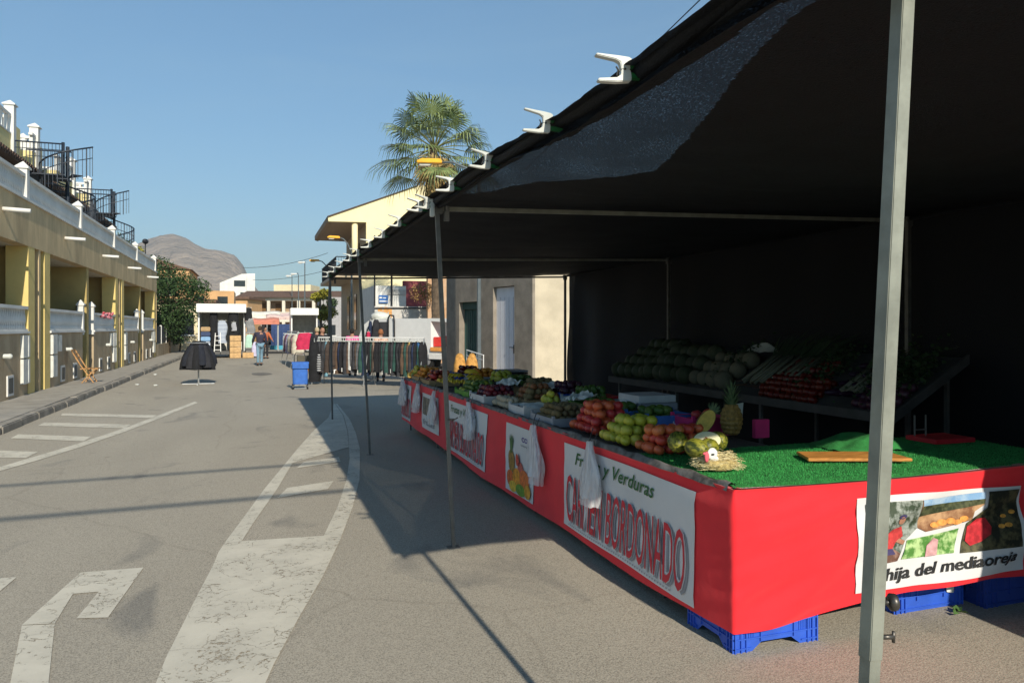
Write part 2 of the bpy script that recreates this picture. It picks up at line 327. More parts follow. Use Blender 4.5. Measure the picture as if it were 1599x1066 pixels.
# second layer: everything but the thin wedge near the front edge
WEDGE = [(1.36, 1.3), (1.48, 1.9), (2.02, 3.5), (1.86, 3.9), (1.62, 4.2), (1.45, 4.8), (1.30, 5.1), (1.33, 3.9)]
def inside(x, y):
    c = False; n = len(WEDGE)
    for i in range(n):
        (x1, y1), (x2, y2) = WEDGE[i], WEDGE[(i+1) % n]
        if (y1 > y) != (y2 > y) and x < (x2-x1)*(y-y1)/(y2-y1)+x1: c = not c
    return c
g = M(); nu, nv = 400, 520
vs = [];
for i in range(nu+1):
    for j in range(nv+1):
        x = 1.16+4.66*i/nu; y = 1.05+12.2*j/nv; vs.append(Vector((x, y, roof_z(x, y)+.045)))
fs = [(i*(nv+1)+j, (i+1)*(nv+1)+j, (i+1)*(nv+1)+j+1, i*(nv+1)+j+1) for i in range(nu) for j in range(nv) if not inside(1.16+4.66*(i+.5)/nu+.012*nzv(i, j, 0, .08), 1.05+12.2*(j+.5)/nv)]
g.add(vs, fs); g.build('net_lining', NET2, cn, smooth=True)
g = M()                                   # rolled edge over the front bar
pts = []; rs = []
for i in range(150):
    y = 1.0+12.3*i/149; b = .026+.02*abs(nzv(0, y, 3, 1.7)); pts.append((1.225+.012*nzv(y, 0, 0, 1.3), y, 2.505-.05*(1-max(0,min(1,(y-2.6)/2.4)))+.03*nzv(y, 2, 0, 1.1)+b*.4+.05*max(0,2.2-y))); rs.append(b)
g.tube(pts, rs, 9); g.build('rolled_edge', NET2, cn, smooth=True)
# hanging back net
bn = T('hanging_net', 'black shade net hanging down behind the vegetable bench as a back wall', 'net curtain', (5.78, 7, 0))
g = M()
def bf(u, v):
    y = .9+12.35*u; z = 2.70-2.66*v
    return Vector((5.78+.05*sin(y*3.1+nzv(y, z, 0, .8)*2)*v+.09*nzv(y, z*.4, 4, 1.3)*(.3+v), y, z))
g.grid(150, 30, bf); g.build('net', NET2, bn, smooth=True)
g = M(); g.grid(60, 20, lambda u, v: Vector((5.9+.1*nzv(u*20, v, 7), .9+12.35*u, 2.72-2.67*v))); g.build('net_lining', NET2, bn, smooth=True)
g = M(); g.grid(30, 20, lambda u, v: Vector((4.02-.33*v**1.3+1.8*u, 1.14+.05*sin(u*19)*v, 2.5-2.45*v))); g2 = g
g2.build('unseen_shadow_net', NET2, label='unseen black net added at the near right end to shade the front cloth', cat='net curtain', smooth=True)  # out of view, added to cast shade on the front cloth's right end
# poles, cross bars
def pole(foot, top, back=False, label='', z0=0.0):
    t = T('steel_pole', label, 'pole', foot, group='steel poles of the stall')
    f = Vector(foot); p = Vector(top); d = p-f
    def q(z): return f+d*((z-f.z)/d.z)
    return t, q
lab = ['thick galvanised steel pole in the foreground beside the red cloth', 'steel pole standing on the road left of the red tablecloth, nearest but one', 'thin steel pole in the middle of the front row, third from the camera', 'farthest thin dark pole of the front row, at the left end of the canopy']
feet = [(1.297, 1.27), (1.36, 5.23), (1.36, 9.4), (1.26, 13.2)]
tops = [(1.245+.155, 1.27, 2.62), (1.235, 5.23, 2.5), (1.22, 9.4, 2.5), (1.22, 13.2, 2.5)]
# near pole leans: x at z=.83 and z=2.3 measured from the photo
def xat(px, y):
    t = (px-CX)/F; return y*(t*CY+SY)/(CY-t*SY)
yb = 1.27; xa, xb = xat(1357, yb), xat(1409, yb); sl_ = (xb-xa)/(2.3-.83)
feet[0] = (xa-sl_*.83, yb); tops[0] = (xa+sl_*(2.62-.83), yb, 2.62)
for i in range(4):
    t, q = pole((*feet[i], 0), tops[i], label=lab[i])
    wd = [.0205, .0175, .0185, .02][i]
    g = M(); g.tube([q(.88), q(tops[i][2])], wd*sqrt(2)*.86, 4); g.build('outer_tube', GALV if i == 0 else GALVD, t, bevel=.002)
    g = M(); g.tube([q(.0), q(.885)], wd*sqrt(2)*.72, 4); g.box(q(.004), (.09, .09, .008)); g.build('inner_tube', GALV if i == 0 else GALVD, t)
    g = M()
    if i == 0:
        for z_, r_ in ((1.0, .019), (.925, .0)):
            p = q(z_); g.tube([p+Vector((.02, -.005, 0)), p+Vector((.042, -.012, 0))], .005, 8)
            if r_: g.lathe((0, 0, 0), [(0, 0), (.012, .0), (r_, .004), (r_, .012), (.008, .02), (0, .021)], 14)
        # turn the knob so its axis points sideways
        k = M(); p = q(1.0); rot = Matrix.Rotation(pi/2, 3, 'Y')
        k.v = [rot@v_+p+Vector((.04, -.01, 0)) for v_ in g.v[-84:]]; k.f = []
        g = M()
        g2_ = M(); p = q(.925); g2_.tube([p+Vector((.02, -.005, 0)), p+Vector((.05, -.014, 0))], .0055, 10); g2_.tube([p+Vector((.048, -.014, -.012)), p+Vector((.048, -.014, .012))], .0035, 8); g2_.build('clamp_bolt', mat('dark_steel', (.10, .09, .08), .4, .2, 20, metal=.7), t, smooth=True)
        for z_ in (1.0,):
            p = q(z_); g.tube([p+Vector((.02, -.005, 0)), p+Vector((.05, -.014, 0))], [.006, .0055], 10)
        g.tube([q(1.0)+Vector((.034, -.008, 0)), q(1.0)+Vector((.040, -.01, 0)), q(1.0)+Vector((.050, -.013, 0)), q(1.0)+Vector((.054, -.014, 0))], [.012, .019, .018, .010], 16)
        g.build('clamp_knob', mat('dark_steel', (.10, .09, .08), .4, .2, 20, metal=.7), t, smooth=True)
    else:
        p = q(.94); g.tube([p+Vector((.0, -.02, 0)), p+Vector((.045, -.03, 0))], .006, 8); g.tube([p+Vector((.03, -.02, -.012)), p+Vector((.07, -.04, .012))], .005, 6)
        g.build('clamp_knob', mat('dark_steel', (.10, .09, .08), .4, .2, 20, metal=.7), t)
backx = 5.66
for i, y in enumerate(BARS):
    t = T('steel_pole', ['steel pole at the back right of the stall by the net, out of the light', 'back pole behind the vegetable bench, right of the near pole', 'thin back pole rising in front of the black net above the cabbages', 'farthest back pole at the end of the black net'][i], 'pole', (backx, y, 0), group='steel poles of the stall')
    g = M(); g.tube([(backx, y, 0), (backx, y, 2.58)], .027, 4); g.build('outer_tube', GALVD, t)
    g = M(); g.box((backx, y, 2.575), (.06, .06, .09)); g.build('joint', GALVD, t)
    t = T('cross_bar', ['cross bar under the canopy nearest the camera', 'long grey cross bar under the canopy from the second front pole', 'thin grey cross bar under the canopy from the third front pole', 'last cross bar at the far edge of the canopy'][i], 'roof bar', (1.24, y, 2.45), group='cross bars under the canopy')
    z0, z1 = (2.46, 2.585)
    if i == 0: z0 = 2.46
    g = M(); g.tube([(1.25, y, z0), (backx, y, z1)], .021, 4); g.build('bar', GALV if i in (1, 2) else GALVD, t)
    g = M(); g.box((1.30, y-.03, z0-.055), (.035, .03, .07)); g.box((1.24, y, z0+.015), (.07, .06, .1)); g.box((1.305, y-.028, z0), (.03, .03, .035)); g.build('joint', GALVD, t)
for xx, lb, zz in ((1.245, 'long front bar of the canopy frame under the rolled net edge', 2.475), (backx, 'long back bar of the canopy frame against the net', 2.6)):
    g = M(); g.tube([(xx, 1.1, zz), (xx, 13.3, zz)], .018, 8); g.build('frame_bar', NET2, label=lb, cat='roof bar')
# white joint cover at the second pole
g = M(); g.box((1.195, 5.2, 2.46), (.03, .04, .125)); g.box((1.195, 5.2, 2.475), (.034, .044, .012)); g.build('corner_bracket', WHITEP, label='small white plastic bracket at the top of the second front pole', cat='bracket', bevel=.004)
# spring clamps
def make_clamp():
    t = T('spring_clamp', 'large white spring clamp nearest the camera gripping the net edge', 'clamp', (0, 0, 0), group='white spring clamps along the canopy edge')
    fn = lambda u, v, s: Vector((u, s, v))
    for sgn in (1, -1):
        P = [(-.118, .054), (-.118, .047), (-.05, .033), (-.034, .024), (-.032, -.002), (.0, -.002), (.004, .02), (.012, .034), (.0, .042), (-.03, .046)]
        if sgn < 0: P = [(-.118, -.034), (-.118, -.044), (-.05, -.046), (.0, -.042), (.004, -.024), (.0, -.002), (-.032, -.002), (-.034, -.020), (-.05, -.030)]
        g = M(); g.ext(P, fn, -.013, .013); g.build('handle', WHITEP, t, local=True, bevel=.0025)
    g = M(); g.ext([(-.02, .018), (.05, .012), (.06, .002), (.045, .0), (-.004, .004)], fn, -.011, .011); g.ext([(.0, -.03), (.045, -.034), (.062, -.02), (.05, -.014), (.0, -.012)], fn, -.012, .012)
    g.build('jaw', GREENP, t, local=True, bevel=.002)
    g = M(); g.tube([(-.02, -.016, -.002), (-.02, .016, -.002)], .004, 8); g.tube([(-.046, 0, .012), (-.040, 0, 0), (-.046, 0, -.02)], .003, 6); g.build('spring', mat('dark_steel', (.1, .09, .08)), t, local=True)
    return t
cy_ = [2.22, 2.93, 3.78, 4.55, 5.5, 6.35, 7.2, 8.1, 9.1, 9.85, 10.9, 11.9, 13.0]
c0 = make_clamp()
for i, y in enumerate(cy_):
    c = c0 if i == 0 else copy_thing(c0, label='%s white spring clamp from the camera gripping the net edge' % ordw(i))
    c.location = (1.185, y, 2.515-.05*(1-max(0,min(1,(y-2.6)/2.4)))); c.rotation_euler = (R.uniform(-.12, .12), R.uniform(-.08, .08), R.uniform(-.2, .15) if i else -.1); c.scale = (.98,)*3
c = copy_thing(c0, label='small white clamp hanging below the rail beside the white bracket', loc=(1.17, 5.2, 2.49), rot=(0, .05, .3), scale=.95)
# cloth -------------------------------------------------------------
def sst(a, b, x):
    t = max(0, min(1, (x-a)/(b-a))); return t*t*(3-2*t)
def hem(s):
    if s < 0: return .11+.085*sst(0, 1.2, -s)-.05*sst(1.6, 2.6, -s)
    return .11-.025*sst(0, 1, s)+.07*sst(3.5, 8.5, s)+.006*sin(s*4)
def wob(s, z):
    k = .012*sin(s*1.9+z*2.3)+.014*nzv(s*1.3, z*1.6, 0, 1.0)
    if s < 0: k += .026*(.5+.5*sin((z*5+s*2.0)*2.6+2.5*nzv(s,z,2)))**5*sst(.05, .5, -s)*sst(0, .25, .82-z)+.006*sin(z*23+s*4)*sst(-.9, -.1, s)*sst(.02, .12, -s)
    p_ = z+.28*s; k += (.022 if s < 0 else .007)*nzv(p_*7, s*1.0, 0, 1)*sst(.02, .25, abs(s))+(.007 if s < 0 else .003)*nzv(p_*17, s*2.5, 4, 1)
    return k*sst(0, .12, .81-z)+.018*(1-(z/.8))*sst(0, .3, abs(s))
def cloth(s, z, off=0.0):
    w_ = wob(s, z)+off; bl = sst(-.02, .02, s)
    base = Vector((XT+(-s if s < 0 else 0), YT+(s if s > 0 else 0), z))
    sag = .0
    return base+Vector((-bl*w_, -(1-bl)*w_, sag))
def topz(s): return .812-(.02*sst(.15, .9, s)*(1-sst(1.2, 2.4, s)) if s > 0 else .012*sin(min(pi, -s*1.6)))
g = M(); ss = [-2.6+2.5*i/110 for i in range(111)]+[-.09+.18*i/12 for i in range(13)]+[.12+8.5*i/150 for i in range(151)]
vs = []; nz_ = 44
for s in ss:
    for k in range(nz_+1):
        a, b = topz(s), hem(s); z = a+(b-a)*k/nz_; vs.append(cloth(s, z))
    p = cloth(s, topz(s)); vs.append(p+(Vector((0, .05, .002)) if s < 0 else Vector((.05, 0, .002))))
W_ = nz_+2
fs = []
for i in range(len(ss)-1):
    for k in range(nz_): fs.append((i*W_+k, (i+1)*W_+k, (i+1)*W_+k+1, i*W_+k+1))
    fs.append((i*W_, (i+1)*W_, (i+1)*W_+W_-1, i*W_+W_-1))
g.add(vs, fs); o = g.build('tablecloth', RED, smooth=True, label='long red cloth skirt hung round the edge of the fruit stall tables', cat='tablecloth', recalc=False)
g = M(); g.grid(10, 14, lambda u, v: Vector((2.2+1.1*u, 11.67+.012*sin(u*14), .81-.6*v))); g.build('tablecloth', RED, smooth=True, label='short red cloth panel closing the far end of the stall', cat='tablecloth')
# tables
def table(x0, x1, y0, y1, z, label, m, n=3):
    t = T('trestle_table', label, 'table', ((x0+x1)/2, (y0+y1)/2, 0))
    g = M(); g.bx(x0, x1, y0, y1, z-.03, z); g.build('table_top', m, t)
    for i in range(n):
        yy = y0+.15+(y1-y0-.3)*i/max(1, n-1)
        for xx in (x0+.06, x1-.06):
            g = M(); g.tube([(xx, yy, 0), (xx, yy, z-.03)], .016, 4); g.build('leg', GALVD, t)
    return t
PLY = mat('plywood_grey', (.12, .10, .085), .8, .25, 3)
table(2.23, 3.35, 4.02, 11.6, .79, 'long trestle table under the fruit, hidden behind the red cloth', PLY, 5)
table(2.23, 4.75, 3.08, 4.0, .79, 'table under the green turf at the near corner of the stall', PLY, 2)
# banners ------------------------------------------------------------
def banner(s0, s1, zt, zb, label, cat='banner', m=VINYL):
    t = T('banner', label, cat, cloth((s0+s1)/2, zb, .01))
    g = M(); g.grid(24, 10, lambda u, v: cloth(s0+(s1-s0)*u, zt+(zb-zt)*v, .008+.004*sin(u*9)*(1-abs(2*v-1)))); g.build('panel', m, t, smooth=True, recalc=False)
    return t
def cl(s0, s1, zt, zb, off):
    return lambda u, v: cloth(s0+(s1-s0)*u, zb+(zt-zb)*v, off)
def name_banner(s0, s1, zt, zb, label):
    # the writing runs from the far end (left in view) to the near end
    t = banner(s0, s1, zt, zb, label); h = zt-zb; Wd = s1-s0
    def fr(u0, u1, v0, v1, off, arc=0): return lambda u, v: cloth(s1-(u0+(u1-u0)*u)*Wd, zb+h*(v0+(v1-v0)*v+arc*sin(pi*u)), off)
    g = M(); letters(g, 'Frutas y Verduras', fr(.12, .76, .74, .93, .016), shear=.25, bold=.012, spacing=1.05); g.build('lettering', LGREEN, t)
    g = M(); letters(g, 'CARMEN BORDONADO', fr(.05, .975, .058, .615, .014), bold=.012); g.build('lettering_shadow', LGREY, t)
    g = M(); letters(g, 'CARMEN BORDONADO', fr(.035, .965, .075, .64, .018), bold=.022); g.build('lettering_outline', VINYL, t)
    g = M(); letters(g, 'CARMEN BORDONADO', fr(.04, .96, .08, .635, .021), bold=.0); g.build('lettering', LRED, t)
    g = M()
    for i in range(46): g.bx(0, 0, 0, 0, 0, 0) if 0 else g.add([fr(.06+.018*i, .068+.018*i, .03, .045, .015)(a, b) for a, b in ((0, 0), (.9, 0), (.9, 1), (0, 1))], [(0, 1, 2, 3)])
    g.build('small_print', LGREY, t)
    return t
name_banner(.295, 2.08, .742, .135, 'large red and green lettered white banner nearest the corner of the red cloth')
name_banner(4.02, 5.70, .735, .16, 'red and green lettered white banner halfway down the long red cloth')
name_banner(7.9, 8.6, .73, .2, 'small piece of lettered banner at the far end of the red cloth')
# fruit poster
t = banner(2.72, 3.41, .735, .13, 'tall white poster printed with a pineapple and fruit, between the two lettered banners', 'poster')
def pf(off): return lambda u, v: cloth(3.41-.69*u, .13+.605*v, off)
P = pf(.013)
g = M(); letters(g, 'COM', lambda u, v: P(.62+.32*u, .80+.07*v), bold=.03); g.build('lettering', LPURP, t)
g = M(); letters(g, 'www', lambda u, v: P(.58+.3*u, .735+.025*v), bold=.01); g.build('small_print', LGREY, t)
def disc(g, P, cu, cv, ru, rv, n=18): g.add([P(cu+ru*cos(2*pi*i/n), cv+rv*sin(2*pi*i/n)) for i in range(n)], [tuple(range(n))])
g = M()
for a in range(9):
    an = -.55+a*.14; b_ = (.24, .58); tip = (.24+.34*sin(an)*.5, .60+.27*cos(an)); g.add([pf(.0135+a*.0003)(b_[0]-.03, b_[1]), pf(.0135+a*.0003)(b_[0]+.03, b_[1]), pf(.0135+a*.0003)(*tip)], [(0, 1, 2)])
g.build('printed_leaves', mat('print_leaf', (.05, .13, .04), .5, .4, 20), t)
cols = [((.24, .46), (.12, .17), (.30, .17, .04)), ((.58, .40), (.1, .1), (.55, .12, .1)), ((.2, .2), (.13, .12), (.6, .12, .03)), ((.45, .25), (.15, .14), (.75, .30, .03)), ((.72, .27), (.17, .14), (.7, .17, .04)), ((.32, .1), (.14, .08), (.7, .45, .05)), ((.6, .1), (.17, .085), (.15, .3, .04)), ((.85, .13), (.1, .1), (.75, .35, .04)), ((.5, .52), (.06, .09), (.6, .07, .05))]
for i, (c_, r_, k_) in enumerate(cols):
    g = M(); disc(g, pf(.014+.0012*i), c_[0], c_[1], r_[0], r_[1]); g.build('printed_fruit', mat('print_fruit_%d' % i, k_, .5, .35, 25), t)
# second poster (dark photo)
t = banner(6.1, 7.05, .71, .235, 'small poster with a dark photograph behind the hanging bags far along the red cloth', 'poster')
g = M(); P = lambda u, v: cloth(7.05-.95*u, .235+.475*v, .013)
g.grid(8, 4, lambda u, v: P(.08+.84*u, .4+.5*v)); g.build('printed_photo', mat('print_dark', (.05, .055, .05), .5, .5, 12, col2=(.3, .26, .2)), t)
g = M(); letters(g, 'frutas', lambda u, v: P(.1+.7*u, .12+.16*v), shear=.2, bold=.02); g.build('lettering', LGREY, t)
# photo banner on the short side
s0, s1 = -.735, -1.935
t = T('banner', 'white banner with four photographs and black italic lettering on the front of the stall', 'banner', cloth(-1.3, .2, .01))
def ff(off): return lambda u, v: cloth(s0+(s1-s0)*u, .225+(.475+.02*(1-u))*v+.02*u*0, off)
g = M(); g.grid(30, 10, lambda u, v: ff(.008)(u, v)); g.build('panel', VINYL, t, smooth=True, recalc=False)
P = ff(.016)
g = M(); letters(g, 'La hija del mediaoreja', lambda u, v: P(-.0+.035+.90*u, .045+.17*v+.05*u), shear=.28, bold=.022); g.build('lettering', LBLACK, t)
def tess(poly, n=26):
    bm = bmesh.new(); bm.faces.new([bm.verts.new((a, b, 0)) for a, b in poly]); bmesh.ops.triangulate(bm, faces=bm.faces)
    for i in range(1, n):
        for no in ((1, 0, 0), (0, 1, 0)): bmesh.ops.bisect_plane(bm, geom=bm.verts[:]+bm.edges[:]+bm.faces[:], plane_co=(i/n, i/n, 0), plane_no=no)
    bm.verts.index_update(); o = ([(v.co.x, v.co.y) for v in bm.verts], [tuple(v.index for v in f.verts) for f in bm.faces]); bm.free(); return o
def pat(poly, name, c1, c2, sc=14, off=.013):
    g = M(); Q = ff(off); tv, tf = tess(poly); g.add([Q(a, b) for a, b in tv], tf); return g.build(name, mat('print_'+name+str(len(poly))+str(int(c1[0]*1000)), c1, .5, .5, sc, col2=c2, lo=.42, hi=.58), t)
pat([(.05, .93), (.37, .93), (.355, .62), (.28, .5), (.245, .36), (.05, .27)], 'printed_photo', (.04, .06, .035), (.30, .33, .30), 22)
pat([(.05, .50), (.16, .50), (.245, .37), (.23, .29), (.05, .27)], 'printed_earth', (.14, .07, .05), (.3, .18, .14), 24, .0145)
pat([(.375, .93), (.77, .96), (.755, .82), (.69, .75), (.68, .65), (.40, .57), (.355, .62)], 'printed_photo', (.22, .10, .05), (.50, .30, .16), 9)
pat([(.375, .86), (.76, .885), (.77, .96), (.375, .93)], 'printed_sky', (.20, .36, .58), (.42, .55, .68), 7, .0145)
pat([(.36, .74), (.755, .83), (.757, .885), (.375, .86)], 'printed_hedge', (.03, .04, .02), (.09, .10, .05), 25, .0143)
pat([(.29, .50), (.60, .57), (.565, .30), (.255, .30)], 'printed_photo', (.09, .24, .05), (.45, .62, .28), 20)
pat([(.79, .96), (.985, .965), (.965, .30), (.60, .29), (.65, .62), (.775, .78)], 'printed_photo', (.02, .022, .015), (.11, .10, .05), 18)
def fig(items, nm, k, off):
    g = M()
    for cu, cv, ru, rv in items: disc(g, ff(off), cu, cv, ru, rv, 12)
    g.build(nm, mat('print_'+nm+str(int(k[0]*999)), k, .5, .3, 40), t)
fig([(.45, .64, .028, .03), (.49, .66, .03, .035), (.54, .67, .028, .035), (.58, .65, .03, .03), (.62, .68, .028, .035)], 'printed_pumpkins', (.75, .32, .08), .017)
g = M(); Q = ff(.017); g.add([Q(a, b) for a, b in ((.12, .42), (.14, .55), (.20, .64), (.255, .66), (.265, .55), (.22, .49), (.20, .42))], [tuple(range(7))]); g.build('printed_shirt', mat('print_red', (.5, .05, .05), .5, .3, 30), t)
g = M(); Q = ff(.0175); disc(g, Q, .245, .73, .022, .045); g.build('printed_face', mat('print_skin', (.42, .2, .13), .5, .2, 30), t); g = M(); g.add([Q(a, b) for a, b in ((.2, .52), (.26, .46), (.275, .5), (.215, .56))], [(0, 1, 2, 3)]); g.build('printed_arm', mat('print_skin', (.42, .2, .13)), t)
g = M(); Q = ff(.0182); disc(g, Q, .245, .775, .024, .025); g.build('printed_cap', mat('print_navy', (.06, .05, .13), .5, .2, 30), t); g = M(); g.add([Q(a, b) for a, b in ((.13, .36), (.125, .43), (.2, .43), (.215, .37))], [(0, 1, 2, 3)]); g.build('printed_shorts', mat('print_navy', (.06, .05, .13)), t)
g = M(); Q = ff(.017); g.add([Q(a, b) for a, b in ((.635, .42), (.65, .58), (.71, .66), (.765, .66), (.80, .55), (.79, .47), (.73, .40), (.66, .36))], [tuple(range(8))]); g.build('printed_shirt', mat('print_red2', (.5, .03, .04), .5, .3, 30), t)
fig([(.86, .55, .02, .025), (.90, .56, .022, .026), (.935, .70, .02, .024), (.88, .66, .018, .02)], 'printed_oranges', (.70, .33, .06), .017)
g = M(); Q = ff(.017); g.add([Q(a, b) for a, b in ((.39, .30), (.40, .42), (.44, .50), (.47, .47), (.46, .30))], [tuple(range(5))]); g.build('printed_blouse', mat('print_pink', (.62, .35, .36), .5, .2, 30), t)
# plastic bag rolls hanging on the cloth ---------------------------------
def bag_mat():
    m = bpy.data.materials.new('clear_plastic_film'); m.use_nodes = True; n = m.node_tree.nodes; l = m.node_tree.links; out = n['Material Output']
    b = n['Principled BSDF']; b.inputs['Base Color'].default_value = (.9, .9, .92, 1); b.inputs['Roughness'].default_value = .28; b.inputs['Specular IOR Level'].default_value = .8
    tl = n.new('ShaderNodeBsdfTranslucent'); tl.inputs[0].default_value = (.8, .8, .82, 1); a = n.new('ShaderNodeMixShader'); a.inputs[0].default_value = .35; l.new(b.outputs[0], a.inputs[1]); l.new(tl.outputs[0], a.inputs[2])
    t = n.new('ShaderNodeTexCoord'); mpn = n.new('ShaderNodeMapping'); mpn.inputs['Scale'].default_value = (22, 22, 3); l.new(t.outputs['Object'], mpn.inputs[0])
    nn = n.new('ShaderNodeTexNoise'); nn.inputs['Scale'].default_value = 1.3; nn.inputs['Detail'].default_value = 6; l.new(mpn.outputs[0], nn.inputs[0])
    r = n.new('ShaderNodeMapRange'); r.inputs['From Min'].default_value = .35; r.inputs['From Max'].default_value = .65; r.inputs['To Min'].default_value = .42; r.inputs['To Max'].default_value = .95; l.new(nn.outputs[0], r.inputs[0])
    tr = n.new('ShaderNodeBsdfTransparent'); x = n.new('ShaderNodeMixShader'); l.new(r.outputs[0], x.inputs[0]); l.new(tr.outputs[0], x.inputs[1]); l.new(a.outputs[0], x.inputs[2]); l.new(x.outputs[0], out.inputs[0])
    bp = n.new('ShaderNodeBump'); bp.inputs['Distance'].default_value = .006; l.new(nn.outputs[0], bp.inputs['Height']); l.new(bp.outputs[0], b.inputs['Normal'])
    return m
BAG = bag_mat()
def bag(s, zt, zb, wd, seed, label, tilt=0):
    t = T('plastic_bag', label, 'plastic bag', cloth(s, zt, .02), group='clear bags hanging on the red cloth')
    for layer in range(2):
        g = M()
        def f(u, v, layer=layer):
            a = u*2*pi; v2 = v; wdt = wd*(.26+.74*sst(.02, .55, v2))*(1-.2*sst(.75, 1, v2)+.05*nzv(v2*3, seed, 0))
            rr = 1+.35*nzv(cos(a)*1.5+seed, sin(a)*1.5, v2*2.2+layer*4)+.12*nzv(cos(a)*5, sin(a)*5+seed, v2*2)
            zz = zt+(zb-zt)*v2*(1 if layer == 0 else .86)+.012*nzv(cos(a)*2, sin(a)*2, seed+v2*5)
            return cloth(s+wdt*.5*rr*cos(a)*(1-.25*layer)+tilt*v2, zz, .055+.04*rr*sin(a)*(.35+v2)+.012*layer)
        g.grid(34, 22, f); g.build('film' if layer == 0 else 'inner_film', BAG, t, smooth=True, recalc=False)
    g = M(); p = cloth(s, zt, .05); g.tube([p+Vector((.02, .01, .09)), p+Vector((0, 0, .05)), p+Vector((-.01, 0, 0)), p+Vector((0, 0, -.03)), p+Vector((.015, .01, 0))], .0035, 6); g.tube([p+Vector((.03, -.035, .06)), p+Vector((.01, -.03, .0)), p+Vector((.015, -.03, -.03))], .003, 6); g.build('hook', DARKM, t)
bag(1.52, .83, .40, .24, 1.3, 'bunch of clear plastic bags hanging over the nearest lettered banner')
bag(2.60, .81, .34, .26, 4.1, 'bunch of clear plastic bags hanging beside the fruit poster', -.05)
bag(4.55, .81, .43, .34, 7.7, 'bunch of clear plastic bags hanging over the second lettered banner', -.06)
bag(6.15, .80, .37, .30, 2.2, 'clear plastic bag hanging right of the small dark poster', .1)
bag(7.15, .82, .42, .36, 9.2, 'clear plastic bag hanging left of the small dark poster', .1)
bag(8.3, .82, .42, .5, 5.2, 'clear plastic bag hanging at the far end of the red cloth')
# crates under the stall -------------------------------------------------
def crate(x0, y0, w_, d_, h_, z0=0, label='', m=BLUEC, notch=True, rz=0):
    t = T('plastic_crate', label, 'crate', (x0+w_/2, y0+d_/2, z0), rz, group='blue plastic crates')
    def wall(nm, L_, fn):
        g = M(); P = [(0, 0), (L_*.2, 0), (L_*.32, h_*.22), (L_*.68, h_*.22), (L_*.8, 0), (L_, 0), (L_, h_), (0, h_)] if notch else [(0, 0), (L_, 0), (L_, h_), (0, h_)]
        g.ext(P, fn, 0, .008)
        nb = int(L_/.013)
        for i in range(nb):                                  # raised grid of ribs
            u = L_*(i+.5)/nb
            if .03 < u < L_-.03 and (u < L_*.25 or u > L_*.75): g.ext([(u-.002, h_*.35), (u+.002, h_*.35), (u+.002, h_-.03), (u-.002, h_-.03)], fn, -.004, 0)
        for v in (.02, h_*.33, h_*.62, h_-.022):
            if v < .05 and notch:
                for a, b in ((0, L_*.2), (L_*.8, L_)): g.ext([(a, v), (b, v), (b, v+.006), (a, v+.006)], fn, -.007, 0)
            else: g.ext([(0, v), (L_, v), (L_, v+.006), (0, v+.006)], fn, -.007, 0)
        for u in (0.0, L_*.07, L_*.13, L_*.3, L_*.7, L_*.87, L_*.93, L_-.006): g.ext([(u, 0 if (u < L_*.2 or u > L_*.8) else h_*.25), (u+.006, 0 if (u < L_*.2 or u > L_*.8) else h_*.25), (u+.006, h_), (u, h_)], fn, -.009, 0)
        nu_ = max(6, int(L_/.02))
        g.ext([(0, h_-.008), (L_, h_-.008), (L_, h_), (0, h_)], fn, -.012, 0)
        g.build(nm, m, t, local=True)
    wall('side_wall', w_, lambda u, v, s: Vector((u-w_/2, -d_/2+s, v))); wall('side_wall', w_, lambda u, v, s: Vector((w_/2-u, d_/2-s, v)))
    wall('side_wall', d_, lambda u, v, s: Vector((-w_/2+s, d_/2-u, v))); wall('side_wall', d_, lambda u, v, s: Vector((w_/2-s, u-d_/2, v)))
    g = M(); g.bx(-w_/2+.01, w_/2-.01, -d_/2+.01, d_/2-.01, h_*.24, h_*.24+.006); g.build('crate_floor', m, t, local=True)
    return t
crate(2.215, 3.07, .50, .40, .20, label='blue plastic crate holding up the near corner of the red cloth')
crate(2.215, 3.07, .50, .40, .20, .205, label='blue plastic crate stacked under the table corner behind the cloth')
t = crate(3.37, 3.2, .50, .40, .26, label='blue plastic crate with a torn white label under the front banner', notch=False)
g = M(); g.add([Vector((.12+a, -.212, b)) for a, b in ((0, .09), (.05, .08), (.055, .12), (.09, .13), (.1, .2), (.02, .205), (-.01, .15))], [tuple(range(7))]); g.build('torn_label', mat('paper', (.7, .7, .66), .8, .2, 30), t, local=True, solid=.001)
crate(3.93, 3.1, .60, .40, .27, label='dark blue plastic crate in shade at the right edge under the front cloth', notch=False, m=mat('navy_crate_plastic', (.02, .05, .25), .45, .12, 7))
g = M()
for i in range(9): 
    a = R.uniform(0, 6); c_ = Vector((3.72+R.uniform(-.04, .05), 3.10+R.uniform(-.03, .03), .015)); g.add([c_, c_+Vector((.035*cos(a), .035*sin(a), .02)), c_+Vector((.05*cos(a+.6), .05*sin(a+.6), .004))], [(0, 1, 2)])
g.build('cabbage_scrap', mat('leaf_scrap', (.06, .13, .03)), label='scrap of green leaf lying on the road by the labelled blue crate', cat='leaf scrap')
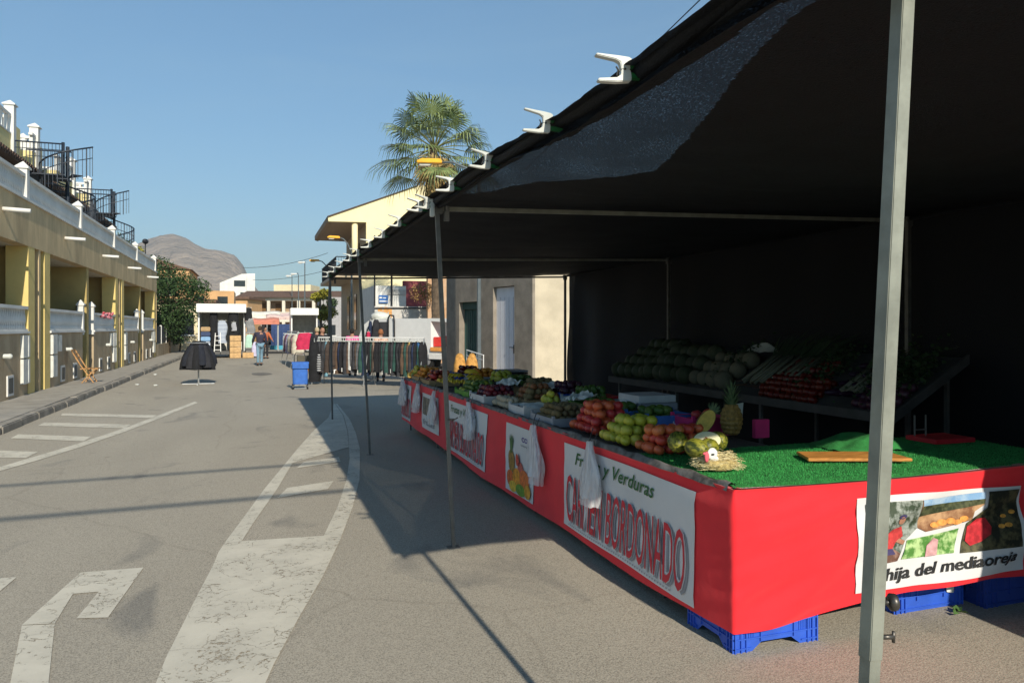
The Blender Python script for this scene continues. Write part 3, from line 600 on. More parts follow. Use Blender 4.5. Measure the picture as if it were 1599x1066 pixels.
# turf mat ----------------------------------------------------------------
t = T('turf_mat', 'bright green artificial turf mat covering the near corner table', 'turf mat', (3.4, 3.5, .79))
def tz(x, y): return .818+.006*nzv(x*3, y*3, 0)+.012*max(0, nzv(x*1.3, y*2, 5))+(.0 if y > 3.1 else -.006)+.05*max(0, 1-((x-3.55)**2/.25+(y-3.95)**2/.02))*0
g = M(); g.grid(90, 44, lambda u, v: Vector((2.225+2.5*u, 3.065+1.02*v-.03*sin(u*9)*0, tz(2.225+2.5*u, 3.065+1.02*v)-(.01 if v < .01 else 0)))); g.build('backing', TURF, t, smooth=True)
g = M(); Rr = random.Random(3)
for i in range(36000):
    x = 2.225+2.5*Rr.random(); y = 3.06+1.02*Rr.random(); z = tz(x, y); a = Rr.random()*6.3; h_ = .006+.006*Rr.random(); dx, dy = .0016*cos(a), .0016*sin(a); lx, ly = Rr.uniform(-.005, .005), Rr.uniform(-.005, .005)
    g.v += [Vector((x-dx, y-dy, z)), Vector((x+dx, y+dy, z)), Vector((x+lx, y+ly, z+h_))]; k = len(g.v); g.f.append((k-3, k-2, k-1))
g.build('pile', mat('turf_blades', (.02, .22, .045), .8, .3, 20, col2=(.05, .36, .08)), t, recalc=False)['kind'] = 'stuff'
def lump(u, v):
    x = 3.45+.62*u; y = 3.62+.42*v; h_ = sin(pi*u)**.8*sin(pi*v)**.7*.075*(1+.7*nzv(u*3, v*3, 2))+.01*nzv(u*9, v*9, 1)
    return Vector((x+.03*nzv(v*4, 0, u), y+.03*nzv(u*4, 3, v), tz(x, y)+.012+max(-.004, h_)))
g = M(); g.grid(40, 30, lump); g.build('folded_turf', TURF, smooth=True, label='crumpled fold of green turf heaped behind the wooden board', cat='turf offcut')
# liner edge between goods and cloth
g = M(); g.grid(160, 4, lambda u, v: Vector((2.192+.055*v+.018*nzv(u*60, v*2, 0), 3.1+8.45*u, .815+.022*sin(v*pi)*(.6+nzv(u*50, v, 3))-.02*(v == 0)))); g.build('table_liner', mat('crumpled_liner', (.05, .045, .04), .6, .4, 12, .004, 50, col2=(.20, .19, .18)), smooth=True, label='crumpled dark liner showing along the edge above the red cloth', cat='liner')
# board
t = M(); a = at(1268, 706, .84).xy; b = at(1442, 714, .84).xy; c = at(1395, 699, .84).xy; d = at(1265, 700, .84).xy
t.ext([(3.0, 3.46), (3.565, 3.26), (3.62, 3.50), (3.10, 3.68)], lambda u, v, s: Vector((u, v, s)), .834, .852); t.build('wooden_board', mat('orange_wood', (.50, .22, .05), .5, .3, 4, .001, 30, stretch=(2, 12, 12)), bevel=.004, label='orange brown wooden board lying on the green turf', cat='board')
# melons, straw nest, pineapples --------------------------------------------
MELON = mat('melon_rind', (.035, .05, .008), .45, .5, 14, .004, 22, stretch=(1, 4, 4), col2=(.26, .25, .03), lo=.4, hi=.6)
FLESH = mat('melon_flesh', (.70, .66, .42), .5, .1, 12)
PINEF = mat('pineapple_flesh', (.66, .44, .08), .5, .2, 20)
def melon(c, r, rot, label):
    g = M(); g.ball((0, 0, 0), (r*1.35, r, r), 24, 16, fn=lambda p: p*(1+.02*sin(10*atan2(p.z, p.y)))); o = g.build('melon', MELON, smooth=True, label=label, cat='melon', group='piel melons at the corner'); o.location = c; o.rotation_euler = rot; return o
TZ = .835
melon(Vector((2.30, 3.72, TZ+.055)), .058, (0, -.25, 1.0), 'whole striped green melon lying beside the front apples')
melon(Vector((2.29, 3.52, TZ+.05)), .054, (0, -.1, 1.9), 'dark striped melon lying behind the straw nest on its left')
melon(Vector((2.53, 3.66, TZ+.05)), .058, (0, .25, 1.4), 'greenish yellow melon standing behind the straw nest')
# cut melon half with flesh
t = T('cut_melon', 'half melon with its pale cut face turned up, propped on the whole melons', 'melon half', Vector((2.43, 3.62, TZ+.125)), rot=(.62, -.22, .0))
g = M(); g.ball((0, 0, 0), (.088, .07, .07), 26, 16, fn=lambda p: Vector((p.x, p.y, min(p.z, .0)))); g.build('rind', MELON, t, smooth=True, local=True)
g = M(); n = 28; g.add([(.081*cos(2*pi*i/n), .064*sin(2*pi*i/n), .004) for i in range(n)]+[(.05*cos(2*pi*i/n), .036*sin(2*pi*i/n), .003) for i in range(n)], [(i, (i+1) % n, n+(i+1) % n, n+i) for i in range(n)]+[tuple(range(n, 2*n))]); g.build('flesh', FLESH, t, smooth=True, local=True)
g = M(); [g.ball((-.02+R.uniform(-.03, .03), R.uniform(-.02, .02), .004), .005, 6, 4) for i in range(10)]; g.build('seeds', mat('seed_brown', (.25, .05, .03)), t, local=True)
# straw nest
nc = at(1120, 733, TZ)+Vector((.03, .06, 0))
t = T('straw_nest', 'round nest of pale straw under the decorated melon at the corner of the turf', 'straw nest', nc)
g = M(); Rr = random.Random(5)
for i in range(2400):
    a = Rr.random()*2*pi; rr = .085+.035*Rr.gauss(0, .6); z = .006+.055*abs(Rr.gauss(0, .55)); ta = a+pi/2+Rr.gauss(0, .55); ln = Rr.uniform(.02, .055)
    p = nc+Vector((rr*cos(a)*1.05, rr*sin(a)*.85, min(z, .075)*(1.15-abs(rr-.085)*6))); d = Vector((cos(ta), sin(ta), Rr.gauss(0, .25)))*ln; k = Vector((-d.y, d.x, Rr.uniform(-.01, .02)))*Rr.uniform(-.35, .35)
    q_ = [p-d*.5, p+k, p+d*.5]; n0 = len(g.v); u = Vector((0, 0, .0011)); 
    for pp in q_: g.v += [pp-u, pp+u]
    g.f += [(n0, n0+2, n0+3, n0+1), (n0+2, n0+4, n0+5, n0+3)]
for i in range(60):
    a = Rr.uniform(-1.2, 1.2); p = nc+Vector((.10*cos(a), .08*sin(a), .02)); pts = [p]; d = Vector((cos(a+Rr.gauss(0, .6)), sin(a+Rr.gauss(0, .6)), Rr.uniform(-.1, .5)))
    for j in range(4): d = (d+Vector((Rr.gauss(0, .4), Rr.gauss(0, .4), -.25))).normalized(); p = p+d*.02; p.z = max(p.z, TZ+.002); pts.append(p.copy())
    g.tube(pts, .0007, 3)
g.build('straw', mat('straw', (.62, .50, .24), .7, .3, 60, col2=(.78, .68, .42)), t, recalc=False)
g = M(); g.lathe(nc+Vector((0, 0, .0)), [(.10, 0), (.115, .02), (.105, .05), (.08, .055), (.06, .02), (0, .015)], 26, caps=False); g.build('straw_base', mat('straw_base', (.42, .32, .13), .8, .4, 60, .006, 160), t, smooth=True)
# decorated melon in nest with a white and pink paper head
melon(nc+Vector((-.02, .04, .055)), .05, (0, .15, .4), 'dark melon resting in the straw nest with a paper decoration')
t = T('paper_decoration', 'small white and pink paper ornament stuck on the melon in the straw nest', 'ornament', nc+Vector((-.075, -.065, .075)))
g = M(); g.ball(t.location+Vector((.01, 0, .012)), (.032, .013, .034), 14, 8, fn=lambda p: p*(1+.15*nzv(p.x, p.y, p.z, 3))); g.ball(t.location+Vector((.03, -.002, -.02)), (.02, .01, .022), 10, 6); g.build('white_paper', mat('white_paper', (.75, .74, .7), .7, .1, 30), t, smooth=True)
g = M(); g.ball(t.location+Vector((-.028, -.006, .0)), (.014, .008, .03), 10, 6); g.ball(t.location+Vector((-.04, -.004, .018)), (.012, .006, .008), 8, 5); g.build('pink_paper', mat('pink_paper', (.75, .12, .16), .7, .1, 30), t, smooth=True)
g = M(); g.ball(t.location+Vector((.005, -.013, .012)), (.012, .004, .006), 8, 5); g.build('dark_mark', BLACK, t)
def pineapple(c, label, sc=1, rz=0):
    t = T('pineapple', label, 'pineapple', c, rz)
    g = M(); nr, ns = 13, 16
    def fp(u, v):
        a = u*2*pi; r = (.058*(sin(pi*(.1+.82*v)))**.5)*sc; k = .0045*sc*(sin(a*8+v*nr*1.6)*sin(-a*8+v*nr*1.6)); return Vector(((r+k)*cos(a), (r+k)*sin(a), .165*sc*v))
    g.grid(96, 60, fp); g.build('body', mat('pineapple_skin', (.14, .085, .02), .6, .4, 40, col2=(.34, .2, .05)), t, smooth=True, local=True)
    g = M()
    for i in range(46):
        a = i*2.4; k = i/46; tilt = .95-.85*k; ln = (.06+.07*k)*sc; base = Vector((.018*cos(a)*sc*(1-k), .018*sin(a)*sc*(1-k), .16*sc+.02*k*sc)); d = Vector((cos(a)*sin(tilt), sin(a)*sin(tilt), cos(tilt))); s_ = Vector((-sin(a), cos(a), 0))*.008*sc; m_ = base+d*ln*.55+Vector((0, 0, .006)); e = base+d*ln+Vector((cos(a), sin(a), -.3))*.012*sc
        g.add([base-s_, base+s_, m_+s_*.7, m_-s_*.7, e], [(0, 1, 2, 3), (3, 2, 4)])
    g.build('crown', mat('pineapple_leaf', (.05, .10, .045), .6, .4, 30, col2=(.16, .22, .10)), t, local=True, recalc=False)
    return t
pp = at(1142, 668, .90); pineapple(Vector((pp.x, pp.y, .855)), 'whole upright pineapple with a leafy crown behind the melons', 1.28)
t = T('pineapple_half', 'cut pineapple half showing yellow flesh, leaning left of the whole pineapple', 'pineapple half', Vector((2.93, 4.48, .86)), rot=(.0, .62, -.25))
g = M(); g.ball((0, 0, .10), (.058, .05, .10), 20, 12, fn=lambda p: Vector((p.x, max(p.y, 0), p.z))); g.build('rind', mat('pineapple_skin', (.14, .085, .02)), t, smooth=True, local=True)
g = M(); n = 24; g.add([(.053*cos(2*pi*i/n), -.003, .10+.093*sin(2*pi*i/n)) for i in range(n)], [tuple(range(n))]); g.build('flesh', PINEF, t, local=True)
g = M()
for i in range(16): a = -1.2+i*.16; g.add([(-.01, 0, .18), (.01, 0, .18), (.07*sin(a), .01*(i % 3), .18+.08*cos(a))], [(0, 1, 2)])
g.build('crown', mat('pineapple_leaf', (.05, .10, .045)), t, local=True)
# boxes of fruit ---------------------------------------------------------------
def box_open(x, y, w_, d_, h_, z, m, label, rz=0, name='fruit_box', th=.006, cat='box'):
    t = T(name, label, cat, (x, y, z), rz, group='open boxes on the stall')
    g = M(); g.bx(-w_/2, w_/2, -d_/2, -d_/2+th, 0, h_); g.bx(-w_/2, w_/2, d_/2-th, d_/2, 0, h_); g.bx(-w_/2, -w_/2+th, -d_/2+th, d_/2-th, 0, h_); g.bx(w_/2-th, w_/2, -d_/2+th, d_/2-th, 0, h_); g.bx(-w_/2+th, w_/2-th, -d_/2+th, d_/2-th, 0, .006)
    g.build('side_walls', m, t, local=True)
    for sx in (-1, 1):
        for sy in (-1, 1): g = M(); g.bx(sx*(w_/2-.02), sx*(w_/2+.002), sy*(d_/2-.02), sy*(d_/2+.002), .0, h_+.02); g.build('corner_post', m, t, local=True)
    return t
PROTO = {}
def fruit_proto(kind):
    g = M()
    if kind == 'apple': g.ball((0, 0, 0), 1, 16, 12, fn=lambda p: p*(1-.10*math.exp(-((abs(p.z)-1)**2)*14)-.03*p.z) if 0 else Vector((p.x, p.y, p.z*.9-(.28*math.exp(-(p.x**2+p.y**2)*9) if p.z > 0 else -.12*math.exp(-(p.x**2+p.y**2)*9)))))
    elif kind == 'pear': g.ball((0, 0, 0), 1, 14, 10, fn=lambda p: Vector((p.x*(1-.35*max(0, p.z)), p.y*(1-.35*max(0, p.z)), p.z*1.25)))
    elif kind == 'lump': g.ball((0, 0, 0), 1, 14, 10, fn=lambda p: p*(1+.18*nzv(p.x, p.y, p.z, 2.2)))
    elif kind == 'oval': g.ball((0, 0, 0), (1.3, .9, .9), 12, 8)
    elif kind == 'cauliflower': g.ball((0, 0, 0), 1, 22, 16, fn=lambda p: p*(1+.12*nzv(p.x, p.y, p.z, 5)+.05*nzv(p.x, p.y, p.z, 12)))
    elif kind == 'banana':
        pts = [Vector((sin(t*.16)*.0+1.6*sin(-.75+t*.19), 0, 1.6*cos(-.75+t*.19)-1.1)) for t in range(9)]; g.tube(pts, [.08, .2, .28, .31, .32, .31, .27, .18, .07], 7)
    elif kind == 'pepper': g.ball((0, 0, 0), (.8, .8, 1.1), 16, 10, fn=lambda p: Vector((p.x, p.y, p.z))*(1+.12*cos(4*atan2(p.y, p.x))*(1-abs(p.z))))
    elif kind == 'stick': g.tube([(0, -1, 0), (0, -.3, .02), (0, .5, 0), (0, 1, 0)], [.16, .13, .09, .03], 7)
    elif kind == 'aubergine': g.tube([(0, -1.3, 0), (0, -1, 0), (0, -.3, .02), (0, .5, .04), (0, .95, .08), (0, 1.1, .1)], [.1, .42, .5, .36, .22, .05], 10)
    me = g.build('x', ASPH, smooth=True, local=True, kind='structure'); d = me.data; d.materials.clear(); d.materials.append(None); bpy.data.objects.remove(me); return d
def fruit(kind, name, m, loc, r, label, cat, group, rot=None, sc=None):
    if kind not in PROTO: PROTO[kind] = fruit_proto(kind)
    o = bpy.data.objects.new(name, PROTO[kind]); COL.objects.link(o); o.material_slots[0].link = 'OBJECT'; o.material_slots[0].material = m
    o.location = loc; s = r*R.uniform(.84, 1.14); o.scale = sc and (s*sc[0], s*sc[1], s*sc[2]) or (s, s, s); o.rotation_euler = rot or (R.uniform(-.6, .6), R.uniform(-.6, .6), R.uniform(0, 6))
    return tagit(o, label, cat, group)
def heap(kind, name, mats, x, y, w_, d_, z, r, layers, label, cat, group, tiltx=0.0):
    for l_ in range(layers):
        ww = w_-l_*r*1.7; dd = d_-l_*r*1.7; nx = max(1, int(ww/(2*r))); ny = max(1, int(dd/(2*r)))
        for i in range(nx):
            for j in range(ny):
                px_ = x+(i-(nx-1)/2)*2*r*1.0+R.uniform(-.3, .3)*r; py_ = y+(j-(ny-1)/2)*2*r+R.uniform(-.3, .3)*r
                fruit(kind, name, R.choice(mats), (px_, py_, z+r+l_*r*1.45+tiltx*(px_-x)), r, label, cat, group)
APR = [mat('apple_red_%d' % i, tuple(q*.95 for q in c1), .38, .3, 22, col2=tuple(q*.95 for q in c2), lo=.38, hi=.7, spec=.5) for i, (c1, c2) in enumerate([((.50, .03, .025), (.65, .10, .04)), ((.55, .06, .03), (.72, .22, .06)), ((.45, .025, .03), (.58, .06, .05)), ((.55, .05, .03), (.75, .36, .08))])]
APY = [mat('quince_yellow_%d' % i, tuple(q*.95 for q in c), .42, .2, 15, spec=.5) for i, c in enumerate([(.52, .48, .04), (.46, .46, .05), (.60, .50, .06), (.42, .42, .05)])]
BRN = [mat('kiwi_brown_%d' % i, c, .8, .2, 25) for i, c in enumerate([(.17, .12, .05), (.21, .15, .07), (.14, .10, .05)])]
GRN = [mat('lime_green_%d' % i, c, .45, .2, 15) for i, c in enumerate([(.06, .12, .02), (.10, .16, .03)])]
ORG = [mat('orange_peel_%d' % i, c, .5, .15, 15, .002, 90) for i, c in enumerate([(.70, .24, .03), (.75, .30, .04)])]
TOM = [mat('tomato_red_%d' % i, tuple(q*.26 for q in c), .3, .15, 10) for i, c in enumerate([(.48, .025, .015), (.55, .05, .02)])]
BAN = mat('banana_yellow', (.62, .42, .03), .5, .25, 18, col2=(.75, .56, .06)); DGR = mat('grape_dark', (.07, .02, .04), .35, .2, 20); MUSH = mat('mushroom_pale', (.45, .38, .28), .8, .2, 15)
CARD = mat('cardboard', (.38, .26, .14), .9, .1, 8); WBOX = mat('white_carton', (.55, .55, .56), .8, .08, 8); GBOX = mat('grey_carton', (.30, .31, .35), .8, .08, 8)
BBOX = mat('blue_carton', (.03, .13, .42), .6, .1, 8); PBOX = mat('pink_carton', (.62, .03, .16), .6, .1, 8); GRBOX = mat('green_carton', (.08, .26, .03), .6, .3, 20)
BB = .80
heap('apple', 'red_apple', APR, 2.50, 4.07, .50, .30, BB+.02, .037, 3, 'red apple in the nearest heap, between melons and yellow quinces', 'apple', 'red apples in the nearest heap')
heap('apple', 'yellow_quince', APY, 2.45, 4.52, .42, .44, BB+.02, .039, 3, 'yellow green quince in the heap between the two heaps of red apples', 'quince', 'yellow quinces')
heap('apple', 'red_apple', APR[:3], 2.48, 5.08, .42, .50, BB+.02, .037, 4, 'red apple in the heap beyond the yellow quinces', 'apple', 'red apples in the farther heap')
t = box_open(2.46, 5.75, .42, .5, .07, BB, GBOX, 'grey tray of brown kiwis beyond the farther red apples', name='fruit_tray')
heap('oval', 'kiwi', BRN, 2.46, 5.75, .38, .46, BB+.02, .031, 3, 'brown kiwi in the grey tray beyond the red apples', 'kiwi', 'kiwis in the grey tray')
box_open(2.47, 6.38, .44, .42, .09, BB, WBOX, 'white carton lined with paper between the kiwis and the pears', name='fruit_box')
g = M(); g.grid(14, 14, lambda u, v: Vector((2.27+.42*u, 6.18+.4*v, BB+.085+.03*nzv(u*5, v*5, 1)))); g.build('paper_liner', mat('white_paper', (.75, .74, .7)), smooth=True, label='crumpled white paper lying over the white carton', cat='paper')
heap('pear', 'yellow_pear', APY, 2.62, 6.45, .14, .22, BB+.10, .032, 2, 'small yellow pear on the white paper', 'pear', 'yellow pears on paper')
heap('lump', 'mushroom', [MUSH], 2.36, 6.95, .22, .5, BB+.02, .03, 2, 'pale mushroom at the table edge beyond the white paper', 'mushroom', 'mushrooms')
box_open(2.68, 6.98, .44, .52, .10, BB, CARD, 'cardboard box heaped with small brown onions', name='fruit_box')
heap('lump', 'brown_onion', [mat('onion_brown', (.26, .10, .04), .5, .3, 20), BRN[1]], 2.68, 6.98, .40, .48, BB+.04, .033, 4, 'small brown onion in the cardboard box', 'onion', 'brown onions')
box_open(2.44, 7.6, .42, .55, .09, BB, WBOX, 'white carton of dark grapes beyond the onions', name='fruit_box')
heap('lump', 'dark_plum', [DGR, mat('plum_red', (.2, .02, .03), .4, .2, 15)], 2.44, 7.6, .38, .5, BB+.03, .032, 3, 'dark plum in the white carton beyond the onions', 'plum', 'dark plums')
box_open(2.46, 8.25, .44, .6, .08, BB, GRBOX, 'green box of limes beside the bananas', name='fruit_box')
heap('oval', 'green_lime', GRN+[APY[1]], 2.46, 8.25, .4, .5, BB+.04, .032, 3, 'green lime in the green box beside the bananas', 'lime', 'limes')
def bananas(x, y, z, rz, label):
    t = T('banana_bunch', label, 'bananas', (x, y, z), rz, group='banana bunches')
    for i in range(6):
        if 'banana' not in PROTO: PROTO['banana'] = fruit_proto('banana')
        o = bpy.data.objects.new('banana', PROTO['banana']); COL.objects.link(o); o.material_slots[0].link = 'OBJECT'; o.material_slots[0].material = BAN; o.parent = t; o.scale = (.062, .062, .062); a = -.5+i*.2; o.location = (.0, -.09+.036*i, .035+.012*(i % 2)); o.rotation_euler = (a*.5, 0, a*.25)
places = ['on the near side of the yellow heap', 'second from the camera in the yellow heap', 'on top of the yellow heap', 'in the middle of the yellow heap', 'behind the others in the yellow heap', 'at the far side of the yellow heap', 'leaning at the left of the yellow heap', 'last of the yellow heap toward the oranges']
for i, (x, y, z, rz) in enumerate([(2.5, 8.75, .86, .3), (2.62, 8.95, .88, .9), (2.6, 9.1, .98, .1), (2.42, 9.05, .86, 1.2), (2.7, 9.3, .9, .5), (2.4, 9.5, .86, .2), (2.3, 9.25, .86, 1.5), (2.55, 9.65, .9, .7)]): bananas(x, y, z, rz, 'bunch of bananas '+places[i])
box_open(2.44, 10.15, .42, .55, .08, BB, CARD, 'cardboard box of red nectarines beyond the bananas', name='fruit_box')
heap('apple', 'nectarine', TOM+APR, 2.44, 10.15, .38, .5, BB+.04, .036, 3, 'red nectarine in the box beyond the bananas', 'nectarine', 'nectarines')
box_open(2.44, 10.8, .42, .55, .08, BB, CARD, 'cardboard box of oranges near the far end of the stall', name='fruit_box')
heap('apple', 'orange', ORG, 2.44, 10.8, .38, .5, BB+.04, .038, 3, 'orange in the box near the far end of the stall', 'orange', 'oranges')
heap('pear', 'small_pear', APY+ORG, 2.44, 11.35, .38, .38, BB+.04, .036, 3, 'yellow pear in the heap at the far end of the stall', 'pear', 'pears at the far end')
# second row behind
t = box_open(2.92, 4.98, .42, .34, .12, BB+.03, BBOX, 'bright blue carton with white script behind the yellow quinces', name='fruit_box')
g = M(); letters(g, 'Maestro', lambda u, v: Vector((.0+.17*u, -.1745, .028+.05*v)), shear=.4, bold=.012); g.build('lettering', mat('lettering_white', (.75, .77, .8), .6, .05), t, local=True)
heap('oval', 'green_mango', GRN, 2.90, 5.02, .36, .28, BB+.07, .04, 2, 'green mango in the bright blue carton', 'mango', 'mangoes')
t = box_open(2.82, 5.40, .36, .32, .12, BB+.02, BBOX, 'blue carton behind the one with white script', name='fruit_box')
heap('oval', 'green_mango', GRN, 2.82, 5.4, .3, .26, BB+.07, .038, 2, 'green mango in the farther blue carton', 'mango', 'mangoes in the farther carton')
t = box_open(3.12, 4.72, .34, .30, .13, BB+.02, PBOX, 'pink carton between the blue carton and the pineapple', name='fruit_box')
heap('apple', 'pomegranate', [APR[2]], 3.12, 4.72, .28, .24, BB+.05, .045, 2, 'dark red pomegranate in the pink carton', 'pomegranate', 'pomegranates')
t = M(); t.bx(3.34, 3.46, 4.38, 4.42, BB+.02, BB+.15); t.build('small_carton', PBOX, label='small bright pink carton standing right of the upright pineapple', cat='box', bevel=.003)
g = M(); g.add([Vector((3.30+a, 4.60, BB+.12+b)) for a, b in ((0, 0), (.09, 0), (.10, .13), (.02, .12))], [(0, 1, 2, 3)]); g.build('price_card', mat('price_card', (.45, .5, .48), .6, .1, 9), label='pale price card standing behind the upright pineapple', cat='price card', solid=.003)
for k in range(4):
    g = M(); g.bx(2.98-.01*k, 3.32-.008*k, 5.32+.012*k, 5.72, BB+.0+.062*k, BB+.058+.062*k); g.build('flat_carton', GBOX if k < 3 else WBOX, bevel=.004, label='%s grey carton from the table in the stack behind the blue cartons' % ['lowest', 'second', 'third', 'topmost'][k], cat='box', group='stacked grey cartons')
box_open(2.88, 5.98, .38, .44, .12, BB+.02, GRBOX, 'green and yellow carton of limes left of the grey carton stack', name='fruit_box')
heap('oval', 'green_lime', GRN+[GRN[0]], 2.88, 5.98, .34, .38, BB+.06, .036, 2, 'lime in the green and yellow carton', 'lime', 'limes in the green and yellow carton')
for k, (x, y, m, lb) in enumerate([(3.05, 6.5, WBOX, 'white open carton of leafy greens on the inner side of the table'), (3.1, 7.15, BLUEC, 'blue crate on the inner side of the table past the onions'), (2.98, 7.7, CARD, 'brown carton on the inner side past the blue crate'), (2.98, 8.35, GBOX, 'grey carton behind the limes'), (3.02, 9.1, BLACK, 'black tray behind the bananas'), (3.0, 9.9, WBOX, 'white carton behind the nectarines'), (3.0, 10.7, BLUEC, 'blue tray behind the oranges')]):
    box_open(x, y, .42, .48, .13, BB, m, lb, name='fruit_box'); mm_ = [GRN, DGR, BRN, GRN, APY, ORG, TOM][k]; mm_ = mm_ if isinstance(mm_, list) else [mm_]; nm = ['green_pepper', 'dark_plum', 'potato', 'cucumber', 'yellow_pear', 'mandarin', 'tomato'][k]
    heap(['pepper', 'lump', 'lump', 'oval', 'pear', 'apple', 'apple'][k], nm, mm_, x, y, .38, .44, BB+.05, .04, 3, '%s in the %s' % (nm.replace('_', ' '), lb.replace(' on the inner side of the table','').replace(' on the inner side','')), nm.replace('_', ' '), nm+'s on the inner row')
g = M(); g.bx(3.05, 3.3, 6.30, 6.60, BB+.13, BB+.15); g.build('tray', mat('red_tray', (.55, .02, .03), .5), label='flat red tray on the inner row past the green carton', cat='tray', bevel=.004)
# inner corridor items near the far opening
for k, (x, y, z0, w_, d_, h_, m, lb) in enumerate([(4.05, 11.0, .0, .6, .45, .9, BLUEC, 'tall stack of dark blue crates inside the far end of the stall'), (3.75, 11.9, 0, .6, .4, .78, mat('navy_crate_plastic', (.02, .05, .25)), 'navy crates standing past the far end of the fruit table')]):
    t = T('crate_stack', lb, 'crates', (x, y, 0)); n = int(h_/.2)
    for i in range(n):
        g = M(); zz = i*.2; g.bx(x-w_/2, x+w_/2, y-d_/2, y-d_/2+.01, zz+.01, zz+.19); g.bx(x-w_/2, x+w_/2, y+d_/2-.01, y+d_/2, zz+.01, zz+.19); g.bx(x-w_/2, x-w_/2+.01, y-d_/2+.01, y+d_/2-.01, zz+.01, zz+.19); g.bx(x+w_/2-.01, x+w_/2, y-d_/2+.01, y+d_/2-.01, zz+.01, zz+.19); g.bx(x-w_/2, x+w_/2, y-d_/2, y+d_/2, zz, zz+.01)
        for v in (.06, .12): g.bx(x-w_/2-.006, x+w_/2+.006, y-d_/2-.006, y+d_/2+.006, zz+v, zz+v+.012)
        g.build('crate', m, t)
for k in range(4):
    g = M(); g.bx(3.32, 3.82, 10.3, 10.75, .86+.03*k, .882+.03*k); g.build('flat_tray', [GBOX, PLY, BLACK, GBOX][k], label='%s flat grey tray from the bottom of the pile in front of the white door' % ordw(k), cat='tray', group='pile of flat trays')
table(3.3, 3.9, 10.1, 11.2, .86, 'small side table carrying the pile of flat trays', PLY, 2)
# vegetable bench -------------------------------------------------------------
X0, X1, Z0, Z1, YB0, YB1 = 4.82, 5.62, .88, 1.35, 4.6, 9.6
t = T('vegetable_bench', 'long sloping display bench of vegetables along the back net', 'display bench', (X0, 7, 0))
g = M(); g.ext([(X0, Z0), (X1, Z1), (X1, Z1-.03), (X0, Z0-.03)], lambda u, v, s: Vector((u, s, v)), YB0, YB1); g.build('sloping_top', mat('bench_grey', (.05, .05, .05), .7, .2, 6), t)
g = M(); g.ext([(X0-.02, Z0-.05), (X0-.02, Z0+.03), (X1, Z1+.03), (X1, Z1-.05)], lambda u, v, s: Vector((u, s, v)), YB0-.025, YB0); g.bx(X0-.03, X0, YB0, YB1, Z0-.05, Z0+.03); g.build('rim', mat('bench_rim', (.06, .06, .06), .6, .2, 6), t)
for yy in (4.75, 6.3, 7.9, 9.4):
    for xx, zz in ((X0+.05, Z0-.03), (X1-.05, Z1-.08)):
        g = M(); g.tube([(xx, yy, 0), (xx, yy, zz)], .022, 4); g.build('leg', GALVD, t)
def bz(x): return Z0+(Z1-Z0)*(x-X0)/(X1-X0)
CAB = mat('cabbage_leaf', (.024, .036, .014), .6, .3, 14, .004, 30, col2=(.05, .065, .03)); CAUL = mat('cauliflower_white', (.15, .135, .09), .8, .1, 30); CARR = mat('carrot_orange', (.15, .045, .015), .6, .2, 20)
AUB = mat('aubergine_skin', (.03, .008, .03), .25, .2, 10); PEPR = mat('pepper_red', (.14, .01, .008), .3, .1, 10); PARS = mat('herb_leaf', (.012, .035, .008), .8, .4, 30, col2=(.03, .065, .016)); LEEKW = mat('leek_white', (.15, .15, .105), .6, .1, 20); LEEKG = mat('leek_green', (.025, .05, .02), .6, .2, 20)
def rowfill(kind, name, mats, ya, yb, xa, xb, r, lab_, cat, sc=None, rot=None, lift=0, layers=1):
    for l_ in range(layers):
        y = ya
        while y < yb:
            x = xa+(.3*r if l_ else 0)
            while x < xb:
                fruit(kind, name, R.choice(mats), (x+R.uniform(-.1, .1)*r, y+R.uniform(-.1, .1)*r, bz(x)+r*.85+lift+l_*r*1.3), r, lab_, cat, name.replace('_', ' ')+' heap on the back bench', rot=rot and (rot[0]+R.uniform(-.1, .1), rot[1]+R.uniform(-.1, .1), rot[2]+R.uniform(-.2, .2)), sc=sc); x += 1.9*r*(sc[0] if sc else 1)
            y += 1.9*r*(sc[1] if sc else 1)
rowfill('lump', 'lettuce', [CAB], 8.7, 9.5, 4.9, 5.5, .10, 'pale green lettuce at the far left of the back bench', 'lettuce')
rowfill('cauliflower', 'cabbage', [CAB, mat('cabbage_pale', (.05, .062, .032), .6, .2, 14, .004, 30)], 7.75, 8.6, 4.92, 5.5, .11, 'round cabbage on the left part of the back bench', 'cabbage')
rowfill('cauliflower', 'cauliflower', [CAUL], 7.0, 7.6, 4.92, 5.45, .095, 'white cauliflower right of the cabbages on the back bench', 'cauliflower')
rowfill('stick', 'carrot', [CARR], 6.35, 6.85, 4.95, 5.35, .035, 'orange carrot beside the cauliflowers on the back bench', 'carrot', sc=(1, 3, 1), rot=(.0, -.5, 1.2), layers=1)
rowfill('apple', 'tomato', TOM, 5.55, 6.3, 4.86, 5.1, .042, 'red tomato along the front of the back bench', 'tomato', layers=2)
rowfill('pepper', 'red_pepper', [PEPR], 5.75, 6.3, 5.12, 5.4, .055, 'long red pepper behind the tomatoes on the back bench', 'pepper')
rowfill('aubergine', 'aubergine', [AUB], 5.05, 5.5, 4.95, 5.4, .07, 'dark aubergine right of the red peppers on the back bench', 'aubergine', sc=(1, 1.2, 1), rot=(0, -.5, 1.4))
rowfill('apple', 'beetroot', [DGR], 4.7, 5.05, 4.88, 5.15, .045, 'dark beetroot at the right end of the back bench', 'beetroot')
